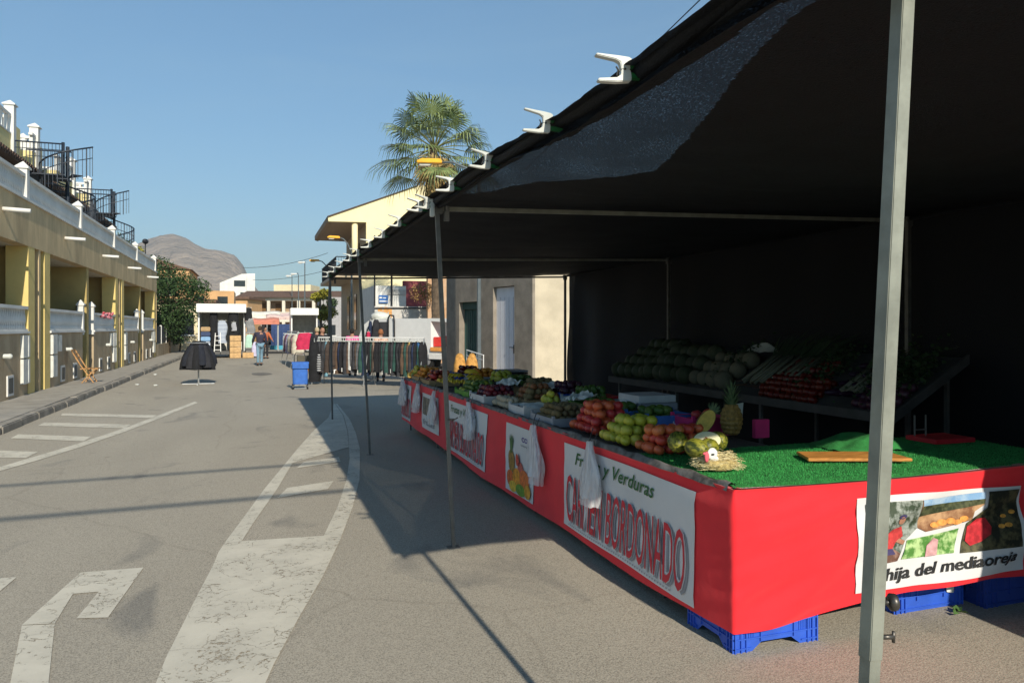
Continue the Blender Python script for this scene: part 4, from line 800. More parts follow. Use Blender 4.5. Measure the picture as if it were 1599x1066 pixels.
def leeks(y, x, n, label, spread=.25, ln=.75):
    t = T('leek_bundle', label, 'leeks', (x, y, bz(x)), group='bundles of leeks on the back bench')
    g = M(); g2 = M()
    for i in range(n):
        a = y+(i-n/2)*.028; p0 = Vector((4.95+R.uniform(0, .05), a, bz(4.95)+.06+.02*(i % 3))); p1 = p0+Vector((ln*.5, R.uniform(-.03, .03)-.05, ln*.36)); p2 = p1+Vector((ln*.4, (i-n/2)*spread*.12-.1, ln*.33)); g.tube([p0, p1], [.015, .013], 6)
        for k in range(3): q = p2+Vector((R.uniform(-.08, .05), R.uniform(-.1, .1), R.uniform(-.12, .06))); s_ = Vector((0, .014, 0)); m_ = (p1+q)/2+Vector((0, 0, .03)); g2.add([p1-s_, p1+s_, m_+s_, m_-s_, q], [(0, 1, 2, 3), (3, 2, 4)])
    g.build('stalk', LEEKW, t, smooth=True); g2.build('leaf', LEEKG, t, recalc=False)
leeks(6.55, 5.2, 14, 'bundle of leeks with long green tops in the middle of the back bench', ln=.72)
leeks(8.9, 5.35, 9, 'bundle of white spring onions lying above the lettuces', ln=.4); leeks(6.15, 5.3, 12, 'second bundle of leeks behind the red peppers', ln=.7); leeks(5.25, 5.2, 8, 'bunch of white spring onions beside the near pole', ln=.5)
def herbs(y, label):
    t = T('herb_bunch', label, 'herbs', (5.25, y, bz(5.25)), group='bunches of green herbs on the back bench'); g = M()
    for i in range(420):
        a, b, c_ = R.gauss(0, .16), R.gauss(0, .10), abs(R.gauss(0, .07)); x = 5.25+a; p = Vector((x, y+b, bz(min(5.6, max(4.85, x)))+.04+c_)); d = Vector((R.uniform(-1, 1), R.uniform(-1, 1), R.uniform(-.2, 1))).normalized()*.035; e = d.cross(Vector((R.uniform(-1, 1), R.uniform(-1, 1), 1))).normalized()*.02; g.add([p-e*.3, p+d*.5+e, p+d, p+d*.5-e], [(0, 1, 2, 3)])
    g.build('leaves', PARS, t, recalc=False)
herbs(4.8, 'bunch of dark green parsley at the right end of the back bench'); herbs(5.02, 'bunch of parsley second from the right end of the bench'); herbs(5.75, 'bunch of green herbs above the tomatoes'); herbs(7.2, 'dark green bunch above the cauliflowers')
g = M(); g.grid(24, 12, lambda u, v: Vector((5.42+.1*sin(pi*v), 6.85+.5*u, 1.33+.10*sin(pi*v)*(sin(pi*u)**.6)+.02*nzv(u*4, v*4, 0)))); g.build('white_bag', WHITEP, smooth=True, label='bulging white plastic bag on top of the back bench between cauliflowers and leeks', cat='bag')
# stools / things inside on the right
t = T('weighing_scale', 'small metal rack standing on the right end of the turf table', 'rack', (4.33, 3.9, .82))
g = M(); g.tube([(4.28, 3.9, .82), (4.28, 3.9, 1.0)], .006, 6); g.tube([(4.38, 3.9, .82), (4.38, 3.9, 1.0)], .006, 6); g.tube([(4.28, 3.9, .9), (4.38, 3.9, .9)], .006, 6); g.build('frame', GALVD, t)
t.name = 'metal_rack'
g = M(); g.bx(4.25, 4.6, 3.7, 3.95, .83, .86); g.build('tray', mat('red_tray', (.55, .02, .03)), label='red tray lying at the right end of the turf table', cat='tray', bevel=.004)

for k, (x, y, sx, sy, lb) in enumerate([(2.95, 5.55, .3, .3, 'crumpled clear wrapping over the goods behind the blue cartons'), (2.95, 7.4, .34, .5, 'crumpled white sheet spread between the onions and the inner cartons'), (2.72, 8.0, .2, .5, 'torn white paper strip between the limes and the inner row'), (2.78, 6.15, .26, .3, 'white carton lid tilted beside the white paper')]):
    g = M(); g.grid(16, 16, lambda u, v: Vector((x+sx*(u-.5), y+sy*(v-.5), .97+.06*nzv(u*4, v*4, k)+.05*(u-.3)))); g.build('white_wrapping', mat('white_paper', (.75, .74, .7)), label=lb, cat='paper', smooth=False)
# ================================================================== TERRACED HOUSES (left)
OCH = mat('ochre_stucco', (.56, .42, .24), .95, .22, 1.6, .006, 40, stretch=(1, 1, .35)); YEL = mat('yellow_stucco', (.70, .53, .20), .9, .08, 2, .003, 60); YELP = mat('pale_yellow_stucco', (.74, .62, .30), .9, .08, 1.5, .003, 60)
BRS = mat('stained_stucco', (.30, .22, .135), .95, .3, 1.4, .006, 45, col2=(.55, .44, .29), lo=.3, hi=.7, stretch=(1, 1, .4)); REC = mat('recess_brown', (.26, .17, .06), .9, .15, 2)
WST = mat('white_stucco', (.66, .65, .62), .8, .08, 2, .002, 50); GATE = mat('dark_gate', (.025, .022, .02), .6, .3, 8); TILE = mat('dark_roof_tile', (.09, .055, .04), .9, .3, 7, .01, 20); CABI = mat('white_cabinet', (.60, .60, .56), .6, .12, 4)
XF = -4.8
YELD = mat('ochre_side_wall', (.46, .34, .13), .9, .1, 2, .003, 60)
def balustrade(t, x, y0, y1, z0, z1, name='balustrade', th=.10, m=WST):
    g = M(); g.bx(x-th*.75, x+th*.75, y0, y1, z1-.07, z1); g.bx(x-th*.7, x+th*.7, y0, y1, z0, z0+.06); n = max(2, int((y1-y0)/.115))
    for i in range(n):
        yy = y0+(y1-y0)*(i+.5)/n; h_ = z1-.07-z0-.06
        g.lathe((x, yy, z0+.06), [(.028, 0), (.034, h_*.08), (.022, h_*.2), (.043, h_*.42), (.036, h_*.6), (.020, h_*.85), (.03, h_)], 6, caps=False)
    return g.build(name, m, t)
def cap_post(t, x, y, z0, z1, w_=.2, name='post', m=WST):
    g = M(); g.bx(x-w_/2, x+w_/2, y-w_/2, y+w_/2, z0, z1-.16); g.lathe((x, y, z1-.16), [(w_*.95, 0), (w_*.95, .035), (.01, .17)], 4)
    for i in range(len(g.v)-12, len(g.v)):
        p = g.v[i]-Vector((x, y, 0)); p = Matrix.Rotation(pi/4, 3, 'Z')@p; g.v[i] = p+Vector((x, y, 0))
    return g.build(name, m, t)
hb = [14.6, 20.0, 25.4, 30.8, 36.2, 41.6]; hlab = ['nearest ochre terraced house, cut by the left edge of the photo', 'second ochre terraced house with the wooden chair on the pavement before it', 'middle ochre terraced house with red flowers on its white balustrade', 'fourth ochre terraced house from the camera', 'last ochre terraced house, next to the tree']
for hI in range(5):
    ya, yb_ = hb[hI], hb[hI+1]; colside = yb_ if hI in (0, 2, 4) else ya; dr = -1 if colside == yb_ else 1
    t = T('terraced_house', hlab[hI], 'house', (-7.5, (ya+yb_)/2, .13), group='ochre terraced houses on the left')
    def U(u): return colside+dr*u
    def bxu(g, x0, x1, u0, u1, z0, z1): a, b = sorted((U(u0), U(u1))); g.bx(x0, x1, a, b, z0, z1)
    g = M(); bxu(g, XF-.2, XF, .92, 4.62, .13, 1.5); g.build('basement_wall', BRS, t)
    g = M(); bxu(g, XF-.25, XF+.02, 0.0, 5.4, 3.42, 4.42); g.build('fascia', OCH, t)
    g = M(); bxu(g, -6.5, XF-.25, 0, 5.4, 3.42, 3.55); g.build('terrace_ceiling', mat('ceiling_cream', (.55, .50, .40), .9), t)
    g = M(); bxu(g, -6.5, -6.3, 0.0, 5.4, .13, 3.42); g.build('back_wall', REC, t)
    g = M(); bxu(g, -6.3, XF-.2, .92, 4.62, 1.3, 1.5); g.build('terrace_floor', CONC, t)
    g = M(); bxu(g, XF-.42, XF+.015, .42, .92, .13, 3.42); g.build('column', YEL, t)
    g = M(); bxu(g, XF-.42, XF+.012, 0.0, .07, .13, 3.42); g.build('column', OCH, t)
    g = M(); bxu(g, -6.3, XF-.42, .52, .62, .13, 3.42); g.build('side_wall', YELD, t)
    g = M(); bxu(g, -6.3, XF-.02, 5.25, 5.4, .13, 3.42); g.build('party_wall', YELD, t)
    g = M(); bxu(g, XF-.3, XF-.25, .07, .42, .2, 3.1); bxu(g, XF-.25, XF-.235, .07, .42, 1.4, 1.46)
    for k in range(4): bxu(g, XF-.25, XF-.238, .10+.09*k, .115+.09*k, .25, 3.0)
    g.build('tall_gate', GATE, t)
    g = M(); bxu(g, XF-.2, XF-.16, 4.72, 5.25, .2, 2.25)
    for k in range(6): bxu(g, XF-.16, XF-.14, 4.74+.09*k, 4.76+.09*k, .2, 2.4)
    bxu(g, XF-.16, XF-.138, 4.72, 5.25, 1.2, 1.26); g.build('garden_gate', GATE, t)
    a, b = sorted((U(.92), U(4.6))); balustrade(t, XF-.06, a, b, 1.52, 2.08); cap_post(t, XF-.06, U(4.66), 1.4, 2.42, .16, 'gate_post')
    g = M(); bxu(g, XF-.2, XF+.05, .90, 4.70, 1.48, 1.53); g.build('ledge', WST, t)
    g = M(); bxu(g, XF, XF+.06, .98, 1.45, .38, .92); bxu(g, XF, XF+.06, .98, 1.45, .95, 1.44); bxu(g, XF+.06, XF+.07, 1.0, 1.1, .4, .9); bxu(g, XF+.06, XF+.07, 1.0, 1.1, .97, 1.42); g.build('meter_cabinet', CABI, t)
    if hI in (1, 2, 4):
        g = M(); bxu(g, XF, XF+.05, 1.6, 1.95, 1.0, 1.42); g.build('wall_box', CABI, t)
    for u0 in (2.0, 3.4):
        g = M(); bxu(g, XF-.002, XF+.025, u0, u0+.4, .2, .62); vo = g.build('vent_frame', WST, t)
        g = M(); bxu(g, XF+.025, XF+.03, u0+.05, u0+.35, .25, .57); g.build('vent_grille', mat('vent_grey', (.10, .10, .09), .8), vo)
    g = M(); g.tube([(XF, U(2.6), 1.03), (XF+.10, U(2.6), 1.03)], .05, 10); g.ball((XF+.11, U(2.6), 1.03), .055, 10, 6); g.build('wall_lamp', WHITEP, t)
    # dark door on terrace and window
    g = M(); bxu(g, -6.3, -6.26, 1.3, 2.2, 1.5, 3.3); bxu(g, -6.3, -6.26, 2.7, 4.1, 1.9, 3.2); g.build('shutter', mat('brown_shutter', (.16, .085, .03), .7, .2, 6), t)
    y0_ = ya-.9+.16; balustrade(t, XF-.10, ya-.8 if hI else ya, yb_-.92-.0 if hI < 4 else yb_, 4.44, 5.02, 'upper_balustrade'); cap_post(t, XF-.10, yb_-.86 if hI < 4 else yb_-.1, 4.40, 5.30, .2, 'upper_post')
    g = M(); bxu(g, XF-.3, XF+.06, 0, 5.4, 4.40, 4.45); g.build('cornice', WST, t)
    ysp = [17.3, 22.4, 27.5, 32.6, 38.1][hI]; g = M(); g.tube([(XF, ysp, 3.98), (XF+.5, ysp, 3.96)], .045, 10); g.build('water_spout', WHITE, t, smooth=True)
    g = M(); bxu(g, -7.3, -7.1, 0, 5.4, 4.45, 6.6); g.build('upper_wall', WST, t)
    g = M(); bxu(g, -7.1, -7.07, 1.2, 2.1, 4.5, 6.2); bxu(g, -7.1, -7.07, 2.9, 4.2, 4.9, 6.1); g.build('upper_window', mat('window_dark', (.04, .05, .06), .2, .2, 5), t)
    g = M(); g.bx(-10.5, -7.3, ya, yb_, .13, 6.5); g.build('house_body', YELP, t); g = M(); g.bx(-7.3, -6.5, ya, yb_, 4.2, 4.44); g.build('upper_terrace', CONC, t); g = M(); g.bx(-6.5, XF-.25, ya, yb_, 3.56, 4.38); g.build('terrace_slab', CONC, t)
    g = M()                                           # tiled eave as rows of curved tiles
    n = int((yb_-ya)/.22)
    for k in range(n): yy = ya+(yb_-ya)*(k+.5)/n; g.tube([(-6.6, yy, 6.6), (-7.6, yy, 6.87)], .085, 8)
    g.ext([(-6.63, 6.55), (-7.6, 6.83), (-7.6, 6.75), (-6.63, 6.51)], lambda u, v, s: Vector((u, s, v)), ya, yb_); g.build('tiled_eave', TILE, t)
    # roof-terrace parapet blocks
    pa, pb = [(None, None), (22.8, 26.3), (28.3, 28.95), (31.5, 34.2), (36.6, 37.35)][hI]
    if pa:
        _k0 = len(list(t.children)); _before = set(t.children)
        g = M(); g.bx(-9.2, -7, pa, pb, 6.2, 7.45); g.build('parapet_wall', YELP, t)
        g = M(); g.bx(-9.2, -6.98, pa-.0, pb+.01, 7.45, 7.5); g.bx(-7.1, -6.98, pa, pb, 7.98, 8.06); g.bx(-9.2, -6.98, pb-.1, pb+.01, 7.98, 8.06)
        for k in range(7): g.bx(-7.08, -7.0, pa+.1+(pb-pa-.2)*k/7, pa+.16+(pb-pa-.2)*k/7, 7.5, 7.98)
        for k in range(9): g.bx(-9.1+.24*k, -9.02+.24*k, pb-.08, pb-.02, 7.5, 7.98)
        g.bx(-9.0, -7.1, pb-.11, pb-.05, 7.5, 7.85) if hI != 1 else None
        g.build('parapet_balustrade', WST, t)
        cap_post(t, -7.05, pb-.1, 6.4, 8.50 if hI != 4 else 8.35, .26, 'parapet_post'); cap_post(t, -7.6, pb+.75, 6.2, 8.32 if hI != 4 else 8.2, .24, 'parapet_post')
        g = M(); g.bx(-7.6, -7.25, pb+1.1, pb+1.7, 6.2, 8.05); g.build('chimney', YELP, t)
        for ch in set(t.children)-_before:
            for v_ in ch.data.vertices:
                wv_ = v_.co+t.location; wv_ = Vector((wv_.x*1.085, wv_.y*1.085, 1.6+(wv_.z-1.6)*1.085)); v_.co = wv_-t.location
    if hI == 2:
        fl = M()
        for k in range(26):
            p = Vector((XF+.0+R.uniform(0, .09), 27.4+R.uniform(0, 1.9), 2.06+R.uniform(-.12, .07))); fl.ball(p, R.uniform(.03, .055), 6, 4)
        fl.build('flowers', mat('red_flowers', (.5, .03, .05), .7, .3, 12, col2=(.6, .3, .35)), label='row of red flowers along the white balustrade of the middle house', cat='flowers')
    if hI in (0, 4):
        pass
g = M()
def leaves(g, c, rad, n, size, rr, flat=.8):
    for i in range(n):
        d = Vector((rr.gauss(0, 1), rr.gauss(0, 1), rr.gauss(0, 1))).normalized(); k = rr.random()**.45; p = Vector(c)+Vector((d.x*rad[0], d.y*rad[1], d.z*rad[2]))*k
        a = Vector((rr.uniform(-1, 1), rr.uniform(-1, 1), rr.uniform(-1, .6))).normalized(); b = a.cross(Vector((rr.uniform(-1, 1), rr.uniform(-1, 1), 1))).normalized(); s_ = size*rr.uniform(.6, 1.3)
        g.v += [p-a*s_, p+b*s_*.5, p+a*s_, p-b*s_*.5]; q = len(g.v); g.f.append((q-4, q-3, q-2, q-1))
LEAF = mat('tree_leaf', (.02, .05, .012), .7, .4, 3, col2=(.055, .10, .028)); LEAF2 = mat('yellowing_leaf', (.20, .20, .02), .7, .3, 3, col2=(.36, .32, .03)); LEAF3 = mat('far_leaf', (.045, .075, .03), .8, .3, 2); BARK = mat('bark', (.10, .07, .045), .9, .3, 8)
def tree(loc, h_, crown, n, size, m, label, seed, cat='tree', blobs=9, trunk=.12, name='leafy_tree', low=.35):
    rr = random.Random(seed); t = T(name, label, cat, loc); g = M(); b = Vector(loc)
    g.tube([b, b+Vector((.05, 0, h_*.3)), b+Vector((-.04, .05, h_*.6)), b+Vector((0, 0, h_*.85))], [trunk, trunk*.8, trunk*.6, trunk*.2], 8)
    gl = M()
    for i in range(blobs):
        a = rr.uniform(0, 2*pi); k = rr.random()**.6; zz = h_*(low+(1-low)*rr.random()); w_ = crown*(1-.55*abs((zz/h_-low)/(1-low)*2-.9)); c = b+Vector((cos(a)*k*w_*.75, sin(a)*k*w_*.75, zz-.1*h_)); rad = crown*rr.uniform(.32, .5)
        g.tube([b+Vector((0, 0, h_*.35)), (b+c)/2+Vector((0, 0, h_*.15)), c], [trunk*.4, trunk*.25, .015], 5); leaves(gl, c, (rad, rad, rad*.75), n//blobs, size, rr)
    g.build('trunk', BARK, t, smooth=True); gl.build('crown', m, t, recalc=False); return t
tree((-4.85, 47.5, .1), 5.8, 2.7, 16000, .085, LEAF, 'dark green bushy tree standing just past the terraced houses', 11, blobs=24, low=.3)
tree((-4.5, 50.5, 0), 2.4, 1.0, 2000, .07, LEAF3, 'low green shrub behind the dark tree by the fence', 12, 'shrub', 6, .05, 'shrub', .15)
tree((-5.4, 39.5, 4.45), 1.1, .6, 500, .05, LEAF2, 'small potted plant on the upper terrace of the last house', 13, 'plant', 5, .03, 'potted_plant', .2)
tree((-5.5, 35.3, 4.45), 1.25, .6, 500, .05, LEAF3, 'leafy plant on the upper terrace of the fourth house', 14, 'plant', 5, .03, 'potted_plant', .2)
g = M(); p = dp(227, 377, 39); g.ball(p, (.16, .3, .14), 10, 6); g.tube([p+Vector((0, 0, -.1)), p+Vector((0, 0, -.7))], .03, 6); g.build('floodlight', DARKM, label='dark round lamp on the corner of the last upper terrace', cat='lamp')
def spiral(cx, cy, z0, z1, r, turns, a0, label):
    t = T('spiral_staircase', label, 'staircase', (cx, cy, z0)); IR = mat('blue_black_iron', (.012, .02, .035), .5, .2, 9)
    g = M(); g.tube([(cx, cy, z0), (cx, cy, z1+1.0)], .055, 10); g.build('centre_pole', IR, t)
    n = 13
    for i in range(n):
        a = a0+turns*2*pi*i/n; z = z0+(z1-z0)*(i+1)/n; b_ = a+.42; g = M()
        g.ext([(cx+.04*cos(a), cy+.04*sin(a)), (cx+r*cos(a), cy+r*sin(a)), (cx+r*cos(b_), cy+r*sin(b_)), (cx+.04*cos(b_), cy+.04*sin(b_))], lambda u, v, s: Vector((u, v, s)), z-.03, z); g.build('tread', IR, t)
    g = M(); pts = [(cx+r*cos(a0+turns*2*pi*k/40+.2), cy+r*sin(a0+turns*2*pi*k/40+.2), z0+(z1-z0)*(k+1)/41+.95) for k in range(42)]; g.tube(pts, .028, 6); g.tube([(p[0], p[1], p[2]-.35) for p in pts], .014, 5); g.build('handrail', IR, t)
    g = M()
    for k in range(0, 42): p = pts[k]; g.tube([(p[0], p[1], p[2]-.95), p], .011 if k % 3 else .022, 4)
    g.build('balusters', IR, t)
    g = M(); a = a0+turns*2*pi; g.bx(cx-1.3, cx-.0, cy-.6, cy+.55, z1-.04, z1); g.build('landing', IR, t)
    g = M()
    for yy in (cy-.6, cy+.55):
        g.tube([(cx-1.3, yy, z1+.95), (cx, yy, z1+.95)], .025, 6); g.tube([(cx-1.3, yy, z1+.75), (cx, yy, z1+.75)], .012, 5)
        for k in range(14): g.tube([(cx-1.3+1.3*k/13, yy, z1), (cx-1.3+1.3*k/13, yy, z1+.95)], .011, 4)
    g.tube([(cx, cy-.6, z1), (cx, cy-.6, z1+1.0)], .05, 6); g.build('landing_railing', IR, t)
spiral(-5.75, 27.3, 4.45, 6.45, .78, 1.15, -1.6, 'blue black iron spiral staircase on the upper terrace, the bigger one nearer the camera')
spiral(-5.75, 35.6, 4.45, 6.45, .76, 1.1, -1.6, 'farther iron spiral staircase at the end of the terraced houses')
# wooden folding chair on the pavement
t = T('folding_chair', 'folded-open wooden chair standing on the pavement by the houses', 'chair', (-4.25, 22.6, .13)); WD = mat('chair_wood', (.42, .22, .08), .6, .2, 6)
for yy in (22.35, 22.8):
    g = M(); g.tube([(-4.62, yy, 1.0), (-4.4, yy, .6), (-4.1, yy, .14)], .018, 4); g.build('back_leg', WD, t)
    g = M(); g.tube([(-4.05, yy, .52), (-4.38, yy, .14)], .018, 4); g.build('front_leg', WD, t)
g = M(); [g.bx(-4.42+.09*k, -4.36+.09*k, 22.33, 22.82, .50, .525) for k in range(5)]; g.build('seat', WD, t)
g = M(); [g.box((-4.62+.05*k, 22.57, 1.0-.1*k), (.015, .45, .06)) for k in range(3)]; g.build('backrest', WD, t)
# fence beyond the houses, low wall
t = T('low_fence', 'dark low wall with white posts and dark panels below the tree', 'fence', (-4.8, 50, 0))
g = M(); g.bx(-5.0, -4.8, 41.9, 60, .0, .75); g.build('wall', BRS, t)
for i in range(8):
    y0 = 42.0+i*2.3; g = M(); g.bx(-4.95, -4.85, y0, y0+.12, .75, 1.75); g.build('post', WST, t)
    g = M(); g.bx(-4.92, -4.88, y0+.12, y0+2.3, .8, 1.7); g.build('panel', mat('fence_panel', (.06, .065, .07), .7), t)
# small litter on the road by the kerb
for k, (a, b) in enumerate([(242, 586), (214, 602), (243, 603)]):
    p = at(a, b, 0); g = M(); g.ball((p.x, p.y, .03), (.06, .05, .025), 8, 5, fn=lambda q: q*(1+.3*nzv(q.x, q.y, q.z+k, 2))); g.build('paper_scrap', WHITEP, label='scrap of white paper on the road, %s' % ['the one farthest up the street', 'the one nearest the camera', 'the one nearest the coat rack'][k], cat='litter')
# ================================================================== STREET ITEMS
NAVY = mat('navy_cloth', (.012, .014, .022), .9, .3, 8); ALU = mat('rack_metal', (.45, .46, .46), .4, .1, 8, metal=.6)
def garment(c, w_, h_, dpt, m, label, group, seed, parent=None, name='hanging_garment', axis=0.0, hang=True):
    ca, sa = cos(axis), sin(axis); c = Vector(c)
    t = T(name, label, 'garment', c, group=group) if parent is None else parent
    g = M()
    def f(u, v):
        a = 2*pi*u; k = .55+.45*min(1, v*5); wv = 1+.16*nzv(cos(a)*2, sin(a)*2+seed, v*2.5)+.1*sin(a*5+seed)*v; ex = .35*nzv(seed, v*2, 3)*w_*v
        x = w_*.5*cos(a)*k*wv+ex; y = dpt*.5*sin(a)*k*wv; return c+Vector((x*ca-y*sa, x*sa+y*ca, -h_*v+.02*nzv(cos(a), sin(a), seed)))
    g.grid(14, 7, f); g.build('cloth', m, t, smooth=True, recalc=False)
    if hang:
        g = M(); g.tube([c+Vector((0, 0, .09)), c+Vector((.0, 0, .03)), c+Vector((0, 0, .0))], .006, 4); g.box(c+Vector((0, 0, .0)), (.02 if dpt > w_ else w_*.9, dpt*.9 if dpt > w_ else .02, .02), rz=axis); g.build('hanger', WHITEP, t)
    return t
# round coat rack
rc = at(310, 600, 0)
t = T('round_coat_rack', 'round metal rack of dark coats standing alone on the road', 'clothes rack', (rc.x, rc.y, 0))
g = M(); g.tube([rc, rc+Vector((0, 0, 1.2))], .022, 8); g.build('stand', ALU, t)
g = M(); g.tube([rc+Vector((-.42, 0, .015)), rc+Vector((.42, 0, .015))], .02, 6); g.build('foot', ALU, t); g = M(); g.tube([rc+Vector((0, -.42, .016)), rc+Vector((0, .42, .016))], .02, 6); g.build('foot', ALU, t)
g = M(); n = 24; g.tube([rc+Vector((.3*cos(2*pi*i/n), .3*sin(2*pi*i/n), 1.18)) for i in range(n+1)], .012, 5); g.build('ring', ALU, t)
CO = [NAVY, mat('charcoal_cloth', (.02, .02, .024), .9, .3, 8), mat('black_cloth', (.009, .009, .011), .9, .3, 8)]
for i in range(15):
    a = 2*pi*i/15; ct = T('hanging_coat', '%s dark coat on the round rack, counted from the side facing right' % ordw(i), 'coat', rc+Vector((.3*cos(a), .3*sin(a), 1.17)), group='dark coats on the round rack'); g = M()
    def f(u, v, a=a, i=i):
        b = 2*pi*u; rad = .08+.40*min(1, v*1.25)**.55; sp = .10+.05*v; x = rad*.55+rad*.5*cos(b)*(.5+.5*v); y = sp*sin(b)*(1+.2*nzv(i, v*3, cos(b))); z = 1.24-(.66+.06*(i%3))*v**1.5+.02*nzv(cos(b)*2, i, v); z -= .16*(1-min(1, rad/.4))*0
        return rc+Vector((x*cos(a)-y*sin(a), x*sin(a)+y*cos(a), z-.06*i % .05))
    g.grid(12, 8, f); g.build('cloth', CO[i % 3], ct, smooth=True, recalc=False)
# blue shopping trolley
b = at(469, 608, 0)+Vector((0, .1, 0))
t = T('shopping_trolley', 'bright blue wheeled shopping trolley standing on the road by the clothes rack', 'trolley', (b.x, b.y, 0)); BT = mat('blue_nylon', (.03, .12, .42), .7, .15, 8, .003, 20)
g = M(); g.grid(20, 10, lambda u, v: b+Vector((.20*cos(2*pi*u)*(abs(cos(2*pi*u))+.001)**-.55*(.94+.06*v), .13*sin(2*pi*u)*(abs(sin(2*pi*u))+.001)**-.55, .14+.56*v))); g.add([b+Vector((x, y, .70)) for x, y in ((-.2, -.13), (.2, -.13), (.2, .13), (-.2, .13))], [(0, 1, 2, 3)]); g.build('bag', BT, t)
g = M(); g.box(b+Vector((0, -.01, .69)), (.43, .29, .05)); g.box(b+Vector((0, -.15, .61)), (.42, .015, .14)); g.build('flap', BT, t, bevel=.01)
g = M(); g.tube([b+Vector((-.14, .14, .1)), b+Vector((-.14, .15, .85)), b+Vector((-.1, .15, .95)), b+Vector((.1, .15, .95)), b+Vector((.14, .15, .85)), b+Vector((.14, .14, .1))], .012, 6); g.build('handle', DARKM, t)
g = M(); g.tube([b+Vector((-.15, -.1, .1)), b+Vector((.15, -.1, .1))], .012, 5); g.tube([b+Vector((-.15, -.13, .03)), b+Vector((.15, -.13, .03))], .012, 5); g.build('frame', ALU, t)
for s_ in (-1, 1):
    g = M(); g.tube([b+Vector((s_*.17, -.08, .07)), b+Vector((s_*.20, -.08, .07))], .07, 12); g.build('wheel', BLACK, t)
    g = M(); g.tube([b+Vector((s_*.17, .1, .07)), b+Vector((s_*.20, .1, .07))], .07, 12); g.build('wheel', BLACK, t)
# long clothes rails
def rail(A, B, z, label, n, mats, wf, lens, glabel, grp, dep=.42, seed=1):
    rr = random.Random(seed); A = Vector(A); B = Vector(B); d = (B-A); Ln = d.length; u_ = d.normalized(); ang = atan2(d.y, d.x)
    t = T('clothes_rail', label, 'clothes rail', ((A+B)/2)); up = Vector((0, 0, z))
    g = M(); g.tube([A+up, B+up], .018, 6); g.build('rail', WHITE, t)
    for k in (0, .5, 1):
        for s_ in (-1, 1):
            p = A+d*k; q = Vector((-u_.y, u_.x, 0))*.3*s_; g = M(); g.tube([p+up, p+q], .014, 5); g.build('leg', ALU, t)
    for i in range(n):
        c = A+d*((i+.5)/n)+Vector((0, 0, z-.1)); m, nm = rr.choice(mats); ln = lens*rr.uniform(.85, 1.05)
        garment(c, Ln/n*wf, ln, dep*rr.uniform(.7, 1), m, '%s %s %s' % (nm, glabel, ordw(i)+' from its left end'), grp, i*1.7+seed, axis=ang+rr.uniform(-.25, .25), name='hanging_trousers' if 'trousers' in nm else 'hanging_garment')
TRO = [(mat('trouser_charcoal', (.03, .03, .034), .9, .3, 9), 'charcoal trousers'), (mat('trouser_grey', (.09, .09, .095), .9, .3, 9), 'grey trousers'), (mat('trouser_brown', (.09, .055, .035), .9, .3, 9), 'brown trousers'), (mat('trouser_navy', (.015, .025, .06), .9, .3, 9), 'navy trousers'), (mat('trouser_black', (.01, .01, .012), .9, .3, 9), 'black trousers'), (mat('trouser_green', (.02, .06, .05), .9, .3, 9), 'dark green trousers'), (mat('trouser_dark_brown', (.05, .035, .028), .9, .3, 9), 'dark brown trousers')]
A = dp(497, 512, 21.2); B = dp(662, 512, 19.9); A.z = B.z = 0
rail(A, B, 1.33, 'long white topped clothes rail of trousers across the street', 46, TRO+[TRO[0], TRO[4]], 2.0, .90, 'on the long rail,', 'trousers on the long clothes rail', .42, 3)
# accent garments of the long rail
for k, (u_, m, lb) in enumerate([(.075, mat('jeans_pale', (.16, .32, .40), .9, .2, 9), 'long pale blue jeans hanging at the left end of the long rail'), (.86, mat('cloth_mustard', (.48, .33, .10), .9, .2, 9), 'mustard trousers hanging near the right end of the long rail'), (.94, mat('jeans_blue', (.04, .12, .28), .9, .2, 9), 'blue jeans hanging at the right end of the long rail'), (.30, mat('cloth_white', (.5, .5, .48), .9, .2, 9), 'white garment hanging left of the middle of the long rail'), (.53, mat('cloth_tan', (.26, .18, .13), .9, .2, 9), 'tan trousers hanging in the middle of the long rail')]):
    garment(A+(B-A)*u_+Vector((0, -.12, 1.24)), .09, 1.0 if k in (0, 1) else .8, .16, m, lb, 'accent trousers on the long rail', 30+k, axis=.1)
for k in range(9):
    p = A+(B-A)*(.16+.075*k)+Vector((0, -.2, .38+.05*(k % 3))); g = M(); g.box(p, (.07, .01, .11), rz=.2*k); g.build('price_tag', WHITE, label='white price tag hanging low on the long rail, %s from the left' % ordw(k), cat='tag', group='white price tags on the long rail')
# striped garment on the left end
g0 = stripes('navy_white_stripes', (.01, .01, .015), (.7, .7, .7), 16, duty=.72)
garment(A+Vector((-.12, -.1, 1.22)), .34, 1.15, .35, mat('trouser_black', (.01, .01, .012)), 'long black coat at the left end of the long rail', 'end garments of the long rail', 77)
garment(A+Vector((.0, -.26, .85)), .12, .5, .12, g0, 'black and white striped shirt low at the left end of the long rail', 'end garments of the long rail', 78, hang=False)
A2 = dp(512, 512, 23.6); B2 = dp(640, 512, 22.6); A2.z = B2.z = 0
rail(A2, B2, 1.30, 'second clothes rail standing behind the long white topped rail', 18, TRO, 1.5, .85, 'on the rail behind,', 'trousers on the rear rail', .4, 9)
